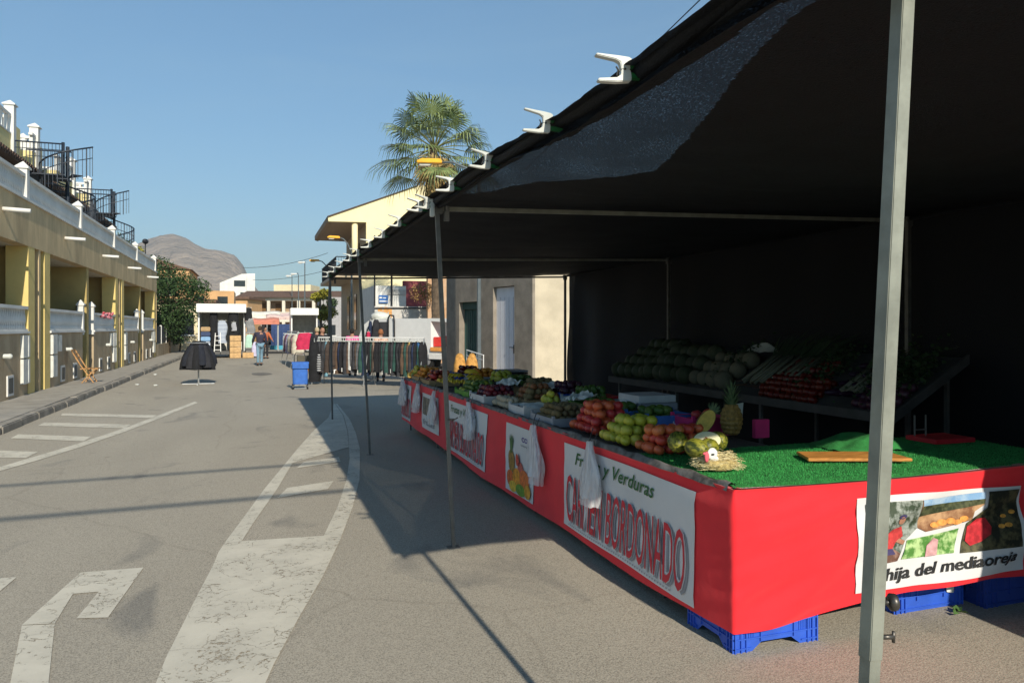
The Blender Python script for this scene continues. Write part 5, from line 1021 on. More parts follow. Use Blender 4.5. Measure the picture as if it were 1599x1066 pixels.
# farther coloured rail
A3 = dp(449, 512, 34); B3 = dp(466, 512, 29); A3.z = B3.z = 0
COLR = [(mat('cloth_%s' % k, c, .9, .2, 9), k+' top') for k, c in (('pink', (.55, .30, .34)), ('lilac', (.34, .32, .45)), ('cream', (.55, .5, .4)), ('maroon', (.16, .04, .06)), ('sky_blue', (.25, .38, .5)), ('grey', (.2, .2, .21)), ('white', (.65, .65, .65)))]
COLR = [(m, n.replace('_', ' ')) for m, n in COLR]
rail(A3, B3, 1.45, 'clothes rail of pastel tops farther up the street behind the blue trolley', 22, COLR, 1.5, .8, 'on the pastel rail,', 'tops on the pastel rail', .5, 5)
p = dp(476, 520, 27.5); p.z = 1.42
garment(p, .62, .62, .2, mat('crimson_cloth', (.45, .02, .07), .85, .2, 9), 'bright crimson shirt hanging at the end of the pastel rail above the orange box', 'crimson shirt', 91, name='hanging_shirt')
for k, (zz, m, lb) in enumerate([(.0, mat('orange_box', (.62, .30, .04), .7), 'orange box on the ground under the crimson shirt'), (.36, mat('dark_box', (.08, .07, .05), .7), 'dark open box standing on the orange box')]):
    g = M(); g.bx(p.x-.28, p.x+.28, p.y-.3, p.y+.1, .3*k+.25*(1-0)-.25, .3*k+.28); g.build('box', m, label=lb, cat='box', bevel=.01)
# ================================================================== PEOPLE
def skin_mesh(name, V, E, Rd, m, parent, lv=1, root=0):
    me = bpy.data.meshes.new(name); me.from_pydata([Vector(v) for v in V], E, []); o = bpy.data.objects.new(name, me); COL.objects.link(o)
    md = o.modifiers.new('skin', 'SKIN'); md.use_smooth_shade = True
    for i, r in enumerate(Rd):
        r = r if isinstance(r, tuple) else (r, r); me.skin_vertices[0].data[i].radius = r
    me.skin_vertices[0].data[root].use_root = True
    sb = o.modifiers.new('sub', 'SUBSURF'); sb.levels = lv; sb.render_levels = lv
    bpy.context.view_layer.update(); dg = bpy.context.evaluated_depsgraph_get(); nm_ = bpy.data.meshes.new_from_object(o.evaluated_get(dg)); o.modifiers.clear(); o.data = nm_; nm_.materials.clear(); nm_.materials.append(m)
    for p_ in nm_.polygons: p_.use_smooth = True
    if parent: o.parent = parent
    return o
SKIN = mat('skin_tone', (.33, .17, .11), .6, .1, 9)
def person(loc, rz, h_, label, top, bottom, hair, armL=(.02, 0), armR=(.02, 0), legL=0., legR=0., shoes=BLACK, hairlong=False, bald=False, jacket=1.0):
    t = T('person', label, 'person', loc, rz); k = h_/1.75
    def leg(s, sw): hip = (s*.095, 0, .93); kn = (s*.10, -.46*sin(sw)*.9-.02, .50); an = (s*.10, kn[1]+.40*sin(-sw*.4)*(-1 if sw < 0 else .3)+.01, .09); return hip, kn, an
    def arm(s, a): sh = (s*.19, 0, 1.43); el = (s*(.24+a[1]*.1), -.28*sin(a[0]), 1.43-.29*cos(a[0])); wr = (s*(.24+a[1]*.05), el[1]-.25*sin(a[0]+.35), el[2]-.25*cos(a[0]+.35)); return sh, el, wr
    Ll = leg(-1, legL); Lr = leg(1, legR); Al = arm(-1, armL); Ar = arm(1, armR)
    sc = lambda v: tuple(q*k for q in v)
    V = [(0, 0, .96), (0, .0, 1.15), (0, .01, 1.36), (0, 0, 1.48), (0, -.01, 1.56), (0, -.02, 1.64), (0, -.01, 1.71)]; E = [(0, 1), (1, 2), (2, 3), (3, 4), (4, 5), (5, 6)]; Rd = [(.15, .11), (.14, .10), (.16, .11), .06, .058, .085, .06]
    for L_, s in ((Ll, -1), (Lr, 1)):
        i = len(V); V += [L_[0], L_[1], L_[2], (L_[2][0], L_[2][1]-.12, .05)]; E += [(0, i), (i, i+1), (i+1, i+2), (i+2, i+3)]; Rd += [.085, .058, .04, .035]
    for a_, s in ((Al, -1), (Ar, 1)):
        i = len(V); w3 = Vector(a_[2]); d = (w3-Vector(a_[1])).normalized(); hd = w3+d*.07; V += [a_[0], a_[1], a_[2], tuple(hd)]; E += [(2, i), (i, i+1), (i+1, i+2), (i+2, i+3)]; Rd += [.055, .042, .028, .032]
        side = Vector((0, 1, 0)).cross(d).normalized()*s; fwd = d.cross(side)
        for q in range(4):
            j = len(V); b0 = hd+fwd*(.024-.016*q); V += [tuple(b0+d*.02), tuple(b0+d*(.055+.008*(q in (1, 2)))+side*-.008), tuple(b0+d*(.078+.01*(q in (1, 2)))+side*-.022)]; E += [(i+3, j), (j, j+1), (j+1, j+2)]; Rd += [.0095, .009, .008]
        j = len(V); V += [tuple(w3+d*.03+fwd*.03), tuple(w3+d*.07+fwd*.045)]; E += [(i+2, j), (j, j+1)]; Rd += [.011, .009]
    b = skin_mesh('body', [sc(v) for v in V], E, [tuple(r_*k for r_ in r) if isinstance(r, tuple) else r*k for r in Rd], SKIN, t)
    g = M(); g.ball((0, -.02*k, 1.64*k), (.077*k, .098*k, .118*k), 16, 12, fn=lambda p: Vector((p.x*(1-.2*max(0, -p.z)), p.y*(1-.1*max(0, -p.z)), p.z))); g.ball((0, -.122*k, 1.63*k), (.014*k, .018*k, .024*k), 8, 6)
    for s in (-1, 1): g.ball((s*.08*k, 0, 1.635*k), (.012*k, .024*k, .032*k), 8, 6)
    g.build('head', SKIN, t, smooth=True, local=True)
    g = M(); [g.ball((s*.03*k, -.108*k, 1.655*k), .010*k, 8, 6) for s in (-1, 1)]; g.build('eyes', mat('eye_dark', (.05, .04, .03), .3), t, local=True)
    g = M(); g.ball((0, -.108*k, 1.575*k), (.024*k, .012*k, .007*k), 8, 5); g.build('mouth', mat('lips', (.3, .09, .08), .5), t, local=True)
    if not bald:
        g = M(); g.ball((0, .003*k, 1.665*k), (.088*k, .105*k, .112*k), 16, 10, fn=lambda p: Vector((p.x, p.y if p.y > -.62 else -.62, max(p.z, -.15 if p.y < -.1 else (-.75 if not hairlong else -1.5)))))
        g.build('hair', hair, t, smooth=True, local=True)
    # clothes: thicker copies over torso + arms and legs
    Vt = [(0, 0, .90), (0, 0, 1.0), (0, 0, 1.17), (0, .0, 1.36), (0, 0, 1.475)]; Et = [(0, 1), (1, 2), (2, 3), (3, 4)]; Rt = [(.165*jacket, .13), (.165*jacket, .13), (.16*jacket, .125), (.175*jacket, .13), (.075, .07)]
    for a_ in (Al, Ar): i = len(Vt); Vt += [a_[0], a_[1], tuple(Vector(a_[2])*.93+Vector(a_[1])*.07)]; Et += [(3, i), (i, i+1), (i+1, i+2)]; Rt += [.075*jacket, .06*jacket, .045*jacket]
    skin_mesh('jacket', [sc(v) for v in Vt], Et, [tuple(r_*k for r_ in r) if isinstance(r, tuple) else r*k for r in Rt], top, t)
    Vb = [(0, 0, .98)]; Eb = []; Rb = [(.155, .12)]
    for L_ in (Ll, Lr): i = len(Vb); Vb += [L_[0], L_[1], (L_[2][0], L_[2][1], L_[2][2]+.01)]; Eb += [(0, i), (i, i+1), (i+1, i+2)]; Rb += [.098, .075, .062]
    skin_mesh('trousers', [sc(v) for v in Vb], Eb, [tuple(r_*k for r_ in r) if isinstance(r, tuple) else r*k for r in Rb], bottom, t)
    for L_ in (Ll, Lr):
        g = M(); a = Vector(L_[2])*k; g.ball((a.x, a.y-.06*k, .045*k), (.048*k, .14*k, .045*k), 12, 8, fn=lambda p: Vector((p.x, p.y, max(p.z, -.9)))); g.build('shoe', shoes, t, smooth=True, local=True)
    return t
JEAN = mat('denim_pale', (.16, .27, .36), .9, .2, 9)
w0 = at(406, 571, 0)
person((w0.x, w0.y, .01), pi+.2, 1.66, 'man in navy sweater and pale jeans walking away up the street', mat('navy_sweater', (.03, .028, .05), .9, .2, 9), JEAN, mat('hair_brown', (.05, .03, .02), .9, .3, 30), armL=(.15, .3), armR=(.5, .2), legL=.35, legR=-.25, jacket=1.08)
w1 = at(415, 562, 0); person((w1.x, w1.y+1.5, .01), .4, 1.62, 'person in a rust orange top standing just beyond the walking man', mat('rust_top', (.42, .12, .05), .9, .2, 9), CO[1], mat('hair_dark', (.015, .012, .01), .9, .3, 30), armL=(.9, 0), armR=(.6, .0))
q = dp(550, 512, 24.6); person((q.x, q.y, 0.01), 2.8, 1.56, 'black haired person in a bright pink top behind the long clothes rail', mat('pink_top', (.70, .08, .28), .9, .1, 9), CO[0], mat('hair_dark', (.015, .012, .01)))
q = dp(594.5, 512, 22.0); person((q.x, q.y, 0.01), 3.0, 1.54, 'person with reddish brown hair and pale top between the two clothes rails', mat('peach_top', (.60, .36, .26), .9, .1, 9), CO[0], mat('hair_red', (.26, .10, .04), .9, .3, 30))
q = dp(503, 512, 25.5); person((q.x, q.y, 0.01), .6, 1.60, 'bald man in a black jacket behind the left end of the long clothes rail', CO[1], CO[0], None, bald=True)
q = dp(495, 512, 26.4); person((q.x, q.y, 0.01), 3.4, 1.60, 'person with pale blond hair beside the bald man in black', CO[0], CO[0], mat('hair_blond', (.42, .34, .22), .9, .2, 30), armL=(1.1, .5))
# ================================================================== VANS AND STALL TRUCKS
VW = mat('van_white', (.74, .74, .73), .3, .04, 3, spec=.6); GLASS = mat('dark_glass', (.02, .025, .03), .12, .2, 4, spec=.6); TYRE = mat('tyre_black', (.015, .015, .015), .8); RIM = mat('wheel_rim', (.4, .4, .42), .4, metal=.5)
def wheels(t, pts, axis, r=.33):
    for p in pts:
        p = Vector(p); g = M(); g.tube([p-axis*.1, p+axis*.1], r, 20); o = g.build('wheel', TYRE, t)
        g = M(); g.tube([p-axis*.115, p+axis*.115], r*.6, 14); g.build('rim', RIM, o)
va = dp(557, 512, 31.5); vb = dp(703, 512, 28.2); va.z = vb.z = 0; d = (vb-va); Lv = d.length; u_ = d.normalized(); nrm = Vector((u_.y, -u_.x, 0)); ang = atan2(u_.y, u_.x)
t = T('white_van', 'white van with an open side hatch parked behind the clothes rails', 'van', (va+vb)/2, 0)
def vp(x, y, z): return va+u_*x-nrm*y+Vector((0, 0, z))          # y grows away from the camera
hz_ = 1.98
g = M(); prof = [(.0, .45), (.0, 1.0), (.08, 1.15), (.42, 1.72), (.75, 1.9), (1.2, hz_), (Lv-1.02, hz_), (Lv-1.02, .45)]
g.ext(prof, lambda u, v, s: vp(u, s, v), 0, 1.9)
g.ext([(Lv-1.02, .45), (Lv-1.02, .86), (Lv-.0, .86), (Lv, .45)], lambda u, v, s: vp(u, s, v), 0, 1.9); g.ext([(Lv-1.02, hz_-.12), (Lv-1.02, hz_), (Lv-.05, hz_-.03), (Lv-.02, hz_-.16)], lambda u, v, s: vp(u, s, v), 0, 1.9)
g.ext([(Lv-1.02, .86), (Lv-1.02, hz_-.12), (Lv-.02, hz_-.16), (Lv, .86)], lambda u, v, s: vp(u, s, v), 1.82, 1.9)
g.ext([(Lv-.14, .86), (Lv-.12, hz_-.15), (Lv-.02, hz_-.16), (Lv, .86)], lambda u, v, s: vp(u, s, v), 0, .08)
o = g.build('body', VW, t, bevel=.03)
g = M(); g.ext([(Lv-1.0, .87), (Lv-1.0, hz_-.14), (Lv-.16, hz_-.17), (Lv-.14, .87)], lambda u, v, s: vp(u, s, v), 1.6, 1.7); g.build('dark_interior', mat('van_interior', (.05, .05, .055), .8), t)
g = M(); g.ext([(.50, 1.15), (.72, 1.65), (1.15, 1.72), (1.15, 1.15)], lambda u, v, s: vp(u, s, v), -.012, -.002); g.build('side_window', GLASS, t)
g = M(); g.ext([(1.35, .6), (1.35, 1.85), (1.95, 1.85), (1.95, .6)], lambda u, v, s: vp(u, s, v), -.012, -.002); g.build('dark_doorway_panel', mat('van_interior', (.05, .05, .055)), t)  # flat dark panel on the body side, doorway shade put into its colour
g = M(); g.tube([vp(1.98, -.03, 1.2), vp(2.0, -.05, 2.0), vp(2.1, -.05, 2.12), vp(2.32, -.05, 2.1), vp(2.36, -.05, 1.9), vp(2.36, -.04, .7)], .035, 6); g.build('door_frame', BLACK, t)
g = M(); g.bx(0, 0, 0, 0, 0, 0) if 0 else g.ext([(Lv-1.1, .38), (Lv-1.1, .62), (Lv+.04, .62), (Lv+.04, .38)], lambda u, v, s: vp(u, s, v), -.06, -.005); g.build('bumper', WHITE, t, bevel=.02)
wheels(t, [vp(.75, .12, .33), vp(Lv-1.25, .12, .33), vp(.75, 1.75, .33), vp(Lv-1.25, 1.75, .33)], nrm)
for k, (a, b_, c_, dd, m, nm, lb) in enumerate([(Lv-.98, Lv-.45, .88, 1.25, mat('crate_red', (.75, .05, .04), .5), 'crate', 'bright red crate inside the open hatch of the white van'), (Lv-1.0, Lv-.18, .70, .86, mat('crate_orange', (.80, .35, .08), .5), 'crate', 'orange box along the sill of the open van hatch'), (Lv-.42, Lv-.18, .88, 1.3, mat('dark_red_cloth', (.25, .04, .05), .8), 'sack', 'dark red sack at the rear of the open van hatch')]):
    g = M(); g.ext([(a, c_), (b_, c_), (b_, dd), (a, dd)], lambda u, v, s: vp(u, s, v), -.07 if k == 1 else .1, -.012 if k == 1 else .5); g.build(nm, m, label=lb, cat=nm, bevel=.012)
garment(vp(1.5, -.25, 1.95), .3, 1.0, .2, CO[1], 'dark jacket hanging at the open doorway of the white van', 'jackets at the van', 51); garment(vp(1.15, -.25, 1.9), .16, .8, .2, mat('trouser_navy', (.015, .025, .06)), 'navy jacket with red cloth hanging left of the van doorway', 'jackets at the van', 52); garment(vp(1.2, -.4, 1.45), .16, .5, .15, mat('crimson_cloth', (.45, .02, .07)), 'crimson cloth hanging left of the van doorway', 'jackets at the van', 53)
# rolled tarpaulin on the van roof
g = M(); g.ball(vp(1.15, .3, 2.08), (.42, .3, .2), 14, 8, fn=lambda p: p*(1+.3*nzv(p.x, p.y, p.z, 2.5))); g.build('bundle', WHITEP, smooth=True, label='crumpled white bundle on the roof of the white van', cat='bundle')
# truck stall on the left
def truck_stall(x0, x1, y0, y1, zf, zt, label, wall=VW, awn=.5, side=True):
    t = T('market_truck', label, 'truck', ((x0+x1)/2, (y0+y1)/2, 0))
    g = M(); g.bx(x0, x1, y0, y1, zf-.18, zf); g.build('floor', mat('truck_floor', (.10, .10, .10), .8), t)
    g = M(); g.bx(x0, x0+.08, y0, y1, zf, zt); g.build('side_wall', wall, t); g = M(); g.bx(x1-.08, x1, y0, y1, zf, zt); g.build('side_wall', wall, t)
    g = M(); g.bx(x0+.08, x1-.08, y1-.08, y1, zf, zt); g.build('rear_wall', mat('truck_inside', (.62, .60, .55), .8), t); g = M(); g.bx(x0-.02, x1+.02, y0-.01, y1, zt, zt+.1); g.build('roof', wall, t)
    g = M(); g.ext([(y0, zt+.09), (y0-awn, zt+.13), (y0-awn, zt-.32), (y0-awn+.07, zt-.34), (y0-awn+.07, zt+.03), (y0, zt)], lambda u, v, s: Vector((s, u, v)), x0-.05, x1+.05); g.build('awning', wall, t, bevel=.02)
    wheels(t, [(x0+.6, y0+.3, .3), (x1-.6, y0+.3, .3)], Vector((0, 1, 0)), .3); return t
p0 = dp(313, 512, 41); p1 = dp(383, 512, 40)
truck_stall(p0.x, p1.x, 42.5, 44.8, .36, 2.75, 'white market truck with its side open at the left of the street')
x0, x1 = p0.x, p1.x; wdt = x1-x0
SW = stripes('shirt_blue_stripes', (.55, .6, .68), (.08, .12, .22), 14, duty=.6)
garment((x0+wdt*.50, 42.6, 2.0), .55, 1.2, .12, SW, 'blue and white striped shirts hanging in the market truck', 'clothes shown in the market truck', 61)
garment((x0+wdt*.33, 42.4, 2.62), .42, 1.9, .3, CO[2], 'long black dress hanging on the left in the market truck', 'clothes shown in the market truck', 62); garment((x0+wdt*.75, 42.3, 2.55), .55, 1.35, .3, CO[2], 'black coats hanging on the right in the market truck', 'clothes shown in the market truck', 63)
garment((x0+wdt*.76, 42.1, 1.9), .25, .45, .1, stripes('star_stripes', (.6, .6, .62), (.05, .06, .1), 18, 0), 'small patterned white shirt over the black coats in the market truck', 'clothes shown in the market truck', 64)
for k in range(5):
    g = M(); zz = .38+.26*k; g.bx(x0+.16, x0+.62, 42.2, 42.7, zz, zz+.24); g.build('folded_stack', [mat('fold_blue', (.12, .2, .35)), mat('fold_pale', (.45, .5, .58)), mat('fold_sky', (.2, .35, .55)), mat('fold_navy', (.03, .05, .12)), CARD][k], label='%s pile of folded clothes from the truck floor at its left' % ordw(k), cat='clothes pile', group='folded clothes in the truck', bevel=.03)
for k in range(5):
    g = M(); zz = .02+.30*(k % 4); xx = x1-.75 if k < 4 else x1-.12; g.bx(xx, xx+.55, 41.6, 42.1, zz if k < 4 else .02, (zz if k < 4 else .02)+.28); g.box((xx+.27, 41.598, (zz if k < 4 else .02)+.14), (.5, .006, .03)); g.build('wooden_crate', mat('crate_wood', (.50, .32, .15), .8, .2, 8), label=('%s wooden crate from the ground in the stack at the truck' % ordw(k)) if k < 4 else 'single wooden crate right of the stack at the truck', cat='crate', group='wooden crates by the truck')
t = T('step_ladder', 'white step ladder leaning in the open market truck', 'ladder', (x0+wdt*.45, 42.1, 0))
g = M(); [g.tube([(x0+wdt*.42+s*.16, 41.9, .35), (x0+wdt*.42+s*.12, 42.3, 1.35)], .025, 4) for s in (-1, 1)]; [g.box((x0+wdt*.42, 41.95+.1*k, .45+.24*k), (.3, .05, .03)) for k in range(4)]; g.build('frame', WHITE, t)
# goods beside it: t-shirts at right corner
garment((x1+.25, 42.2, 2.1), .45, .8, .15, g0, 'striped tops hanging outside the right end of the market truck', 'clothes outside the truck', 66); garment((x1+.22, 42.1, 1.25), .42, .7, .15, mat('mint_cloth', (.40, .60, .50), .9), 'mint green tops hanging outside the truck', 'clothes outside the truck', 67); garment((x1+.5, 42.0, .85), .35, .75, .2, mat('lilac_cloth', (.5, .48, .66), .9), 'lilac tops low beside the wooden crates', 'clothes outside the truck', 68, hang=False); garment((x1+.15, 42.3, 2.7), .4, .7, .3, CO[2], 'black bags hanging from the right corner of the truck awning', 'clothes outside the truck', 69)
q0 = dp(455, 512, 47); q1 = dp(500, 512, 46)
truck_stall(q0.x, q1.x, 49.5, 51.8, 1.15, 2.75, 'white market truck with a dark open hatch right of the street centre', awn=.35)
# ================================================================== BUILDINGS AT THE END
def block(name, label, cx, cy, w_, d_, h_, m, rows=0, cols=0, rz=0, win=None, z0=0, roof=None):
    t = T(name, label, 'building', (cx, cy, z0), rz); g = M(); g.bx(-w_/2, w_/2, -d_/2, d_/2, 0, h_); g.build('wall', m, t, local=True)
    for r in range(rows):
        for c in range(cols):
            x = -w_/2+w_*(c+.5)/cols; z = h_*(r+.35)/rows; ww, wh = min(1.2, w_/cols*.45), min(1.3, h_/rows*.45); g = M(); g.bx(x-ww/2, x+ww/2, -d_/2-.04, -d_/2+.0, z, z+wh); wo = g.build('window', win or GLASS, t, local=True)
            g = M(); g.bx(x-ww/2-.08, x+ww/2+.08, -d_/2-.1, -d_/2-.0, z-.1, z); g.build('sill', WST, wo, local=True)
    if roof:
        g = M(); g.bx(-w_/2-.3, w_/2+.3, -d_/2-.3, d_/2+.3, h_, h_+.25); g.build('roof', roof, t, local=True)
    return t
# long two storey arcade building closing the street
a = dp(372, 512, 92); b = dp(560, 512, 92); cxx, cyy = (a.x+b.x)/2, (a.y+b.y)/2; Wl = (b-a).length*1.0; rzz = atan2(b.y-a.y, b.x-a.x)
CRW = mat('cream_white', (.68, .64, .54), .9, .06, 1); BRT = mat('brown_roof_tile', (.13, .075, .05), .9, .2, 4)
t = T('arcade_building', 'long cream two storey building with balconies and brown roof closing the street', 'building', (cxx, cyy, 0), rzz)
g = M(); g.bx(-Wl/2, Wl/2, 1.5, 9, 0, 5.2); g.build('wall', mat('arcade_back', (.42, .30, .20), .9), t, local=True)
for zz in (2.35, 5.0): g = M(); g.bx(-Wl/2, Wl/2, 0, 9.2, zz, zz+.4); g.build('floor_band', CRW, t, local=True)
nb = 9
for i in range(nb): x = -Wl/2+Wl*i/(nb-1); g = M(); g.bx(x-.18, x+.18, .02, .3, 0, 5.0); g.build('column', CRW, t, local=True)
for i in range(nb-1): x = -Wl/2+Wl*(i+.5)/(nb-1); g = M(); g.bx(x-Wl/nb*.46, x+Wl/nb*.46, .06, .12, 2.75, 3.6); g.build('balcony_panel', CRW, t, local=True); g = M(); g.bx(x-.5, x+.5, 1.42, 1.5, 2.8, 4.7); g.build('door', mat('brown_shutter', (.16, .085, .03)), t, local=True)
g = M(); g.ext([(-.6, 5.4), (4, 6.4), (9.4, 5.4)], lambda u, v, s: Vector((s, u, v)), -Wl/2-.3, Wl/2+.3); g.build('roof', BRT, t, local=True)
p = dp(372, 512, 112)
t = T('white_house', 'white house with sloping roofs and a small tower below the mountain', 'building', (p.x, p.y, 0)); px_, py_ = p.x, p.y
g = M(); g.bx(px_-2.6, px_+2.4, py_, py_+6, 0, 8.4); g.build('wall', WST, t); g = M(); g.ext([(px_-2.6, 8.4), (px_+.5, 9.8), (px_+2.4, 9.9), (px_+2.4, 8.4)], lambda u, v, s: Vector((u, s, v)), py_, py_+6); g.build('gable', WST, t); g = M(); g.bx(px_+1.2, px_+2.3, py_-.6, py_+1, 0, 9.6); g.build('tower', WST, t)
g = M(); g.bx(px_-.6, px_+1.0, py_-.05, py_, 7.9, 8.8); g.build('window', GLASS, t); g = M(); g.bx(px_+.3, px_+.8, py_-.05, py_, 6.3, 7.0); g.build('window', GLASS, t)
p = dp(348, 512, 84); block('brown_roof_house', 'low house with a dark brown roof in front of the white house', p.x+.6, p.y+3, 6, 5, 4.9, mat('orange_plaster', (.55, .33, .16), .9, .1, 1), 1, 2, -.33, roof=BRT)
g = M(); cxr, cyr = p.x+.6, p.y+3
p = dp(262, 512, 58); t = block('orange_house', 'orange plastered house rising behind the dark tree', p.x, p.y+4, 3.2, 8, 6.3, mat('orange_plaster', (.55, .33, .16)), 2, 1, 0, roof=None)
g = M(); g.ext([(-1.7, 6.3), (-1.2, 7.1), (1.8, 6.2)], lambda u, v, s: Vector((u, s, v)), -4.2, 4); g.build('roof', BRT, t, local=True)
p = dp(303, 512, 50); block('cream_building', 'cream walled building between the dark tree and the market truck', p.x-.6, p.y+3, 3.4, 6, 3.3, mat('cream_plaster', (.68, .58, .38), .9, .1, 1), 1, 1, roof=BRT)
p = dp(330, 512, 62); block('orange_annex', 'small orange building above the market truck roof', p.x, p.y+2, 3.6, 5, 4.7, mat('orange_plaster', (.55, .33, .16)), 2, 2, roof=None)
p = dp(466, 512, 104); block('flat_cream_building', 'pale flat roofed building behind the long arcade building', p.x, p.y+3, 5.2, 5, 7.7, mat('cream_plaster', (.68, .58, .38)), 0, 0, -.33)
for k, (px, py, D, hh, lb) in enumerate([(420, 512, 112, 8.6, 'dark green palm-like tree above the arcade roof'), (436, 512, 118, 7.6, 'smaller dark tree right of the palm-like tree')]):
    q = dp(px, py, D); tree((q.x, q.y, 0), hh, 2.0, 1600, .22, LEAF3, lb, 40+k, blobs=7, low=.5)
q = dp(501, 512, 58); tree((q.x, q.y, 0), 4.9, 1.3, 3200, .11, LEAF2, 'yellow green tree beside the farthest canopy pole', 45, blobs=9, low=.3)
q = dp(513, 512, 66); tree((q.x, q.y, 0), 5.6, 1.1, 1500, .13, LEAF3, 'dark green tree above the yellow green one', 46, blobs=6, low=.5)
p = dp(510, 512, 76); block('grey_building', 'small grey building beside the yellow green tree', p.x+1.5, p.y+3, 4, 5, 4.8, mat('grey_plaster', (.34, .33, .33), .9), 2, 2)
# awnings / tents in the distance
def awning(cx, cy, w_, d_, z, m, label, rise=.25):
    t = T('market_awning', label, 'awning', (cx, cy, 0)); g = M(); g.grid(8, 4, lambda u, v: Vector((cx-w_/2+w_*u, cy-d_/2+d_*v, z+rise*sin(pi*v)+.04*sin(u*9)))); g.build('fabric', m, t, smooth=True, solid=.02); g = M(); g.bx(cx-w_/2, cx+w_/2, cy-d_/2-.02, cy-d_/2, z-.2, z); g.build('valance', m, t)
    for sx in (-1, 1):
        for sy in (-1, 1): g = M(); g.tube([(cx+sx*w_*.48, cy+sy*d_*.45, 0), (cx+sx*w_*.48, cy+sy*d_*.45, z)], .03, 5); g.build('leg', ALU, t)
AW = mat('awning_white', (.66, .63, .56), .8); AP = mat('awning_pink', (.62, .46, .42), .8)
for k, (px, D, w_, z, m, lb) in enumerate([(402, 62, 3.6, 2.75, AW, 'white market awning behind the walking man'), (420, 72, 5.0, 2.6, AW, 'wide cream market awning farther up the street'), (440, 60, 2.4, 2.45, AP, 'pale pink market awning left of the second truck'), (405, 52, 2.6, 2.05, mat('awning_red', (.55, .2, .14), .8), 'low reddish awning beside the first truck'), (437, 80, 4, 3.0, AP, 'far pink awning below the arcade building')]):
    q = dp(px, 512, D); awning(q.x, q.y, w_, 2.4, z, m, lb)
for k, (px, D, m, lb) in enumerate([(425, 60, CO[1], 'dark display of goods under the white awning'), (440, 58, mat('navy_goods', (.03, .06, .16), .8), 'navy goods heaped under the pink awning'), (446, 55, mat('teal_box', (.05, .3, .42), .6), 'row of teal boxes on the ground right of the street centre')]):
    q = dp(px, 512, D); g = M(); 
    if k < 2: g.grid(16, 6, lambda u, v: Vector((q.x-.8+1.7*u, q.y+.15*sin(u*20)*v, 1.9-1.7*v+.05*nzv(u*9, v*3, k))))
    else: [g.bx(q.x-1.1+.55*i, q.x-1.1+.55*i+.5, q.y, q.y+.4, 0, .3) for i in range(4)]
    g.build('stall_goods', m, label=lb, cat='goods', solid=.05 if k < 2 else 0)
g = M(); q = dp(428, 546, 46); g.bx(q.x-.9, q.x+.9, q.y, q.y+.5, 0.02, .14); g.build('rubber_ramp', BLACK, label='dark low mat lying across the road beyond the walking man', cat='mat', bevel=.02)
# mountain
g = M(); sil = [(150, 425), (200, 388), (232, 376), (270, 372), (292, 376), (312, 386), (345, 393), (366, 404), (380, 420), (388, 437), (396, 448), (405, 458), (420, 470), (470, 492), (560, 505), (700, 509)]
def mh(px):
    for (a, b), (c, d) in zip(sil, sil[1:]):
        if a <= px <= c: return b+(d-b)*(px-a)/(c-a)
    return 425+(150-px)*.25 if px < 150 else 511
def mf(u, v):
    px = -900+1700*u; D = 1150+900*v; q = dp(px, 512, 1500); ang_ = (px-CX)/F; hh = (512-min(511, mh(px)))/F*1500
    prof_ = sin(pi*min(1, v/.55)/2)**.75 if v < .55 else cos((v-.55)/.45*pi/2)**.6
    D = 1500+(v-.55)*700; x = ang_*D; z = hh*prof_*(1+.10*nzv(px*.012, v*5, 0)*(1-abs(v-.55)))+5*nzv(px*.05, v*9, 2)*(prof_ < .97)*prof_
    return Vector((x*CY+D*SY, D*CY-x*SY, max(-1, z)))
g.grid(340, 40, mf); struct('mountain', g, mat('mountain_rock', (.21, .175, .145), .95, .2, .02, 14, .06, col2=(.34, .27, .21), det=14), smooth=True)
# ================================================================== RIGHT SIDE HOUSES
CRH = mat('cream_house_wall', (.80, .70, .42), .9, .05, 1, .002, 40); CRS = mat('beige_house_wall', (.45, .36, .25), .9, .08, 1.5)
hy = 42.6; hx = 5.2
t = T('cream_house', 'tall cream house with a pillared corner balcony behind the canopy end', 'house', (8, 46, 0))
def hp(px, py): q = dp(px, py, 1); k = (hy)/q.y; return Vector((q.x*k, hy, H+(q.z-H)*k))
PW = [hp(553, 480), hp(572, 480), hp(572, 390), hp(572, 347), hp(503, 342), hp(652, 290), hp(670, 290), hp(670, 480)]
z0g = 0
g = M(); poly = [(hp(553, 0).x+.35, 0), (hp(553, 0).x+.35, hp(0+553, 430).z), (hp(572, 0).x, hp(572, 430).z), (hp(572, 0).x, hp(572, 347).z), (hp(513, 0).x, hp(503, 345).z), (hp(512, 0).x, hp(503, 338).z), (hp(652, 0).x, hp(652, 290).z), (hp(700, 0).x, hp(700, 290).z), (hp(700, 0).x, 0)]
g.ext(poly, lambda u, v, s: Vector((u, s, v)), hy, hy+.3); g.build('gable_wall', CRH, t)
xl = hp(572, 0).x; zf_ = hp(572, 428).z; zs = hp(572, 347).z
g = M(); g.bx(xl+.02, hp(700, 0).x, hy+.3, hy+10, 0, zs); g.build('side_wall', CRS, t); g = M(); g.bx(hp(553, 0).x+.35, xl+.02, hy+.3, hy+10, 0, zf_-.2); g.build('lower_wall', CRS, t)
g = M(); g.bx(hp(523, 0).x, xl+.02, hy-.02, hy+9.9, zf_-.2, zf_); g.build('balcony_slab', CRS, t)
g = M(); xb = hp(525, 0).x; g.tube([(xb, hy, zf_+.95), (xb, hy+9.5, zf_+.95)], .03, 5); g.tube([(xb, hy, zf_+.95), (hp(548, 0).x, hy, zf_+.95)], .03, 5)
for k in range(60): g.tube([(xb, hy+.16*k, zf_), (xb, hy+.16*k, zf_+.95)], .012, 4)
for k in range(8): g.tube([(xb+.14*k, hy, zf_), (xb+.14*k, hy, zf_+.95)], .012, 4)
g.build('balcony_railing', DARKM, t)
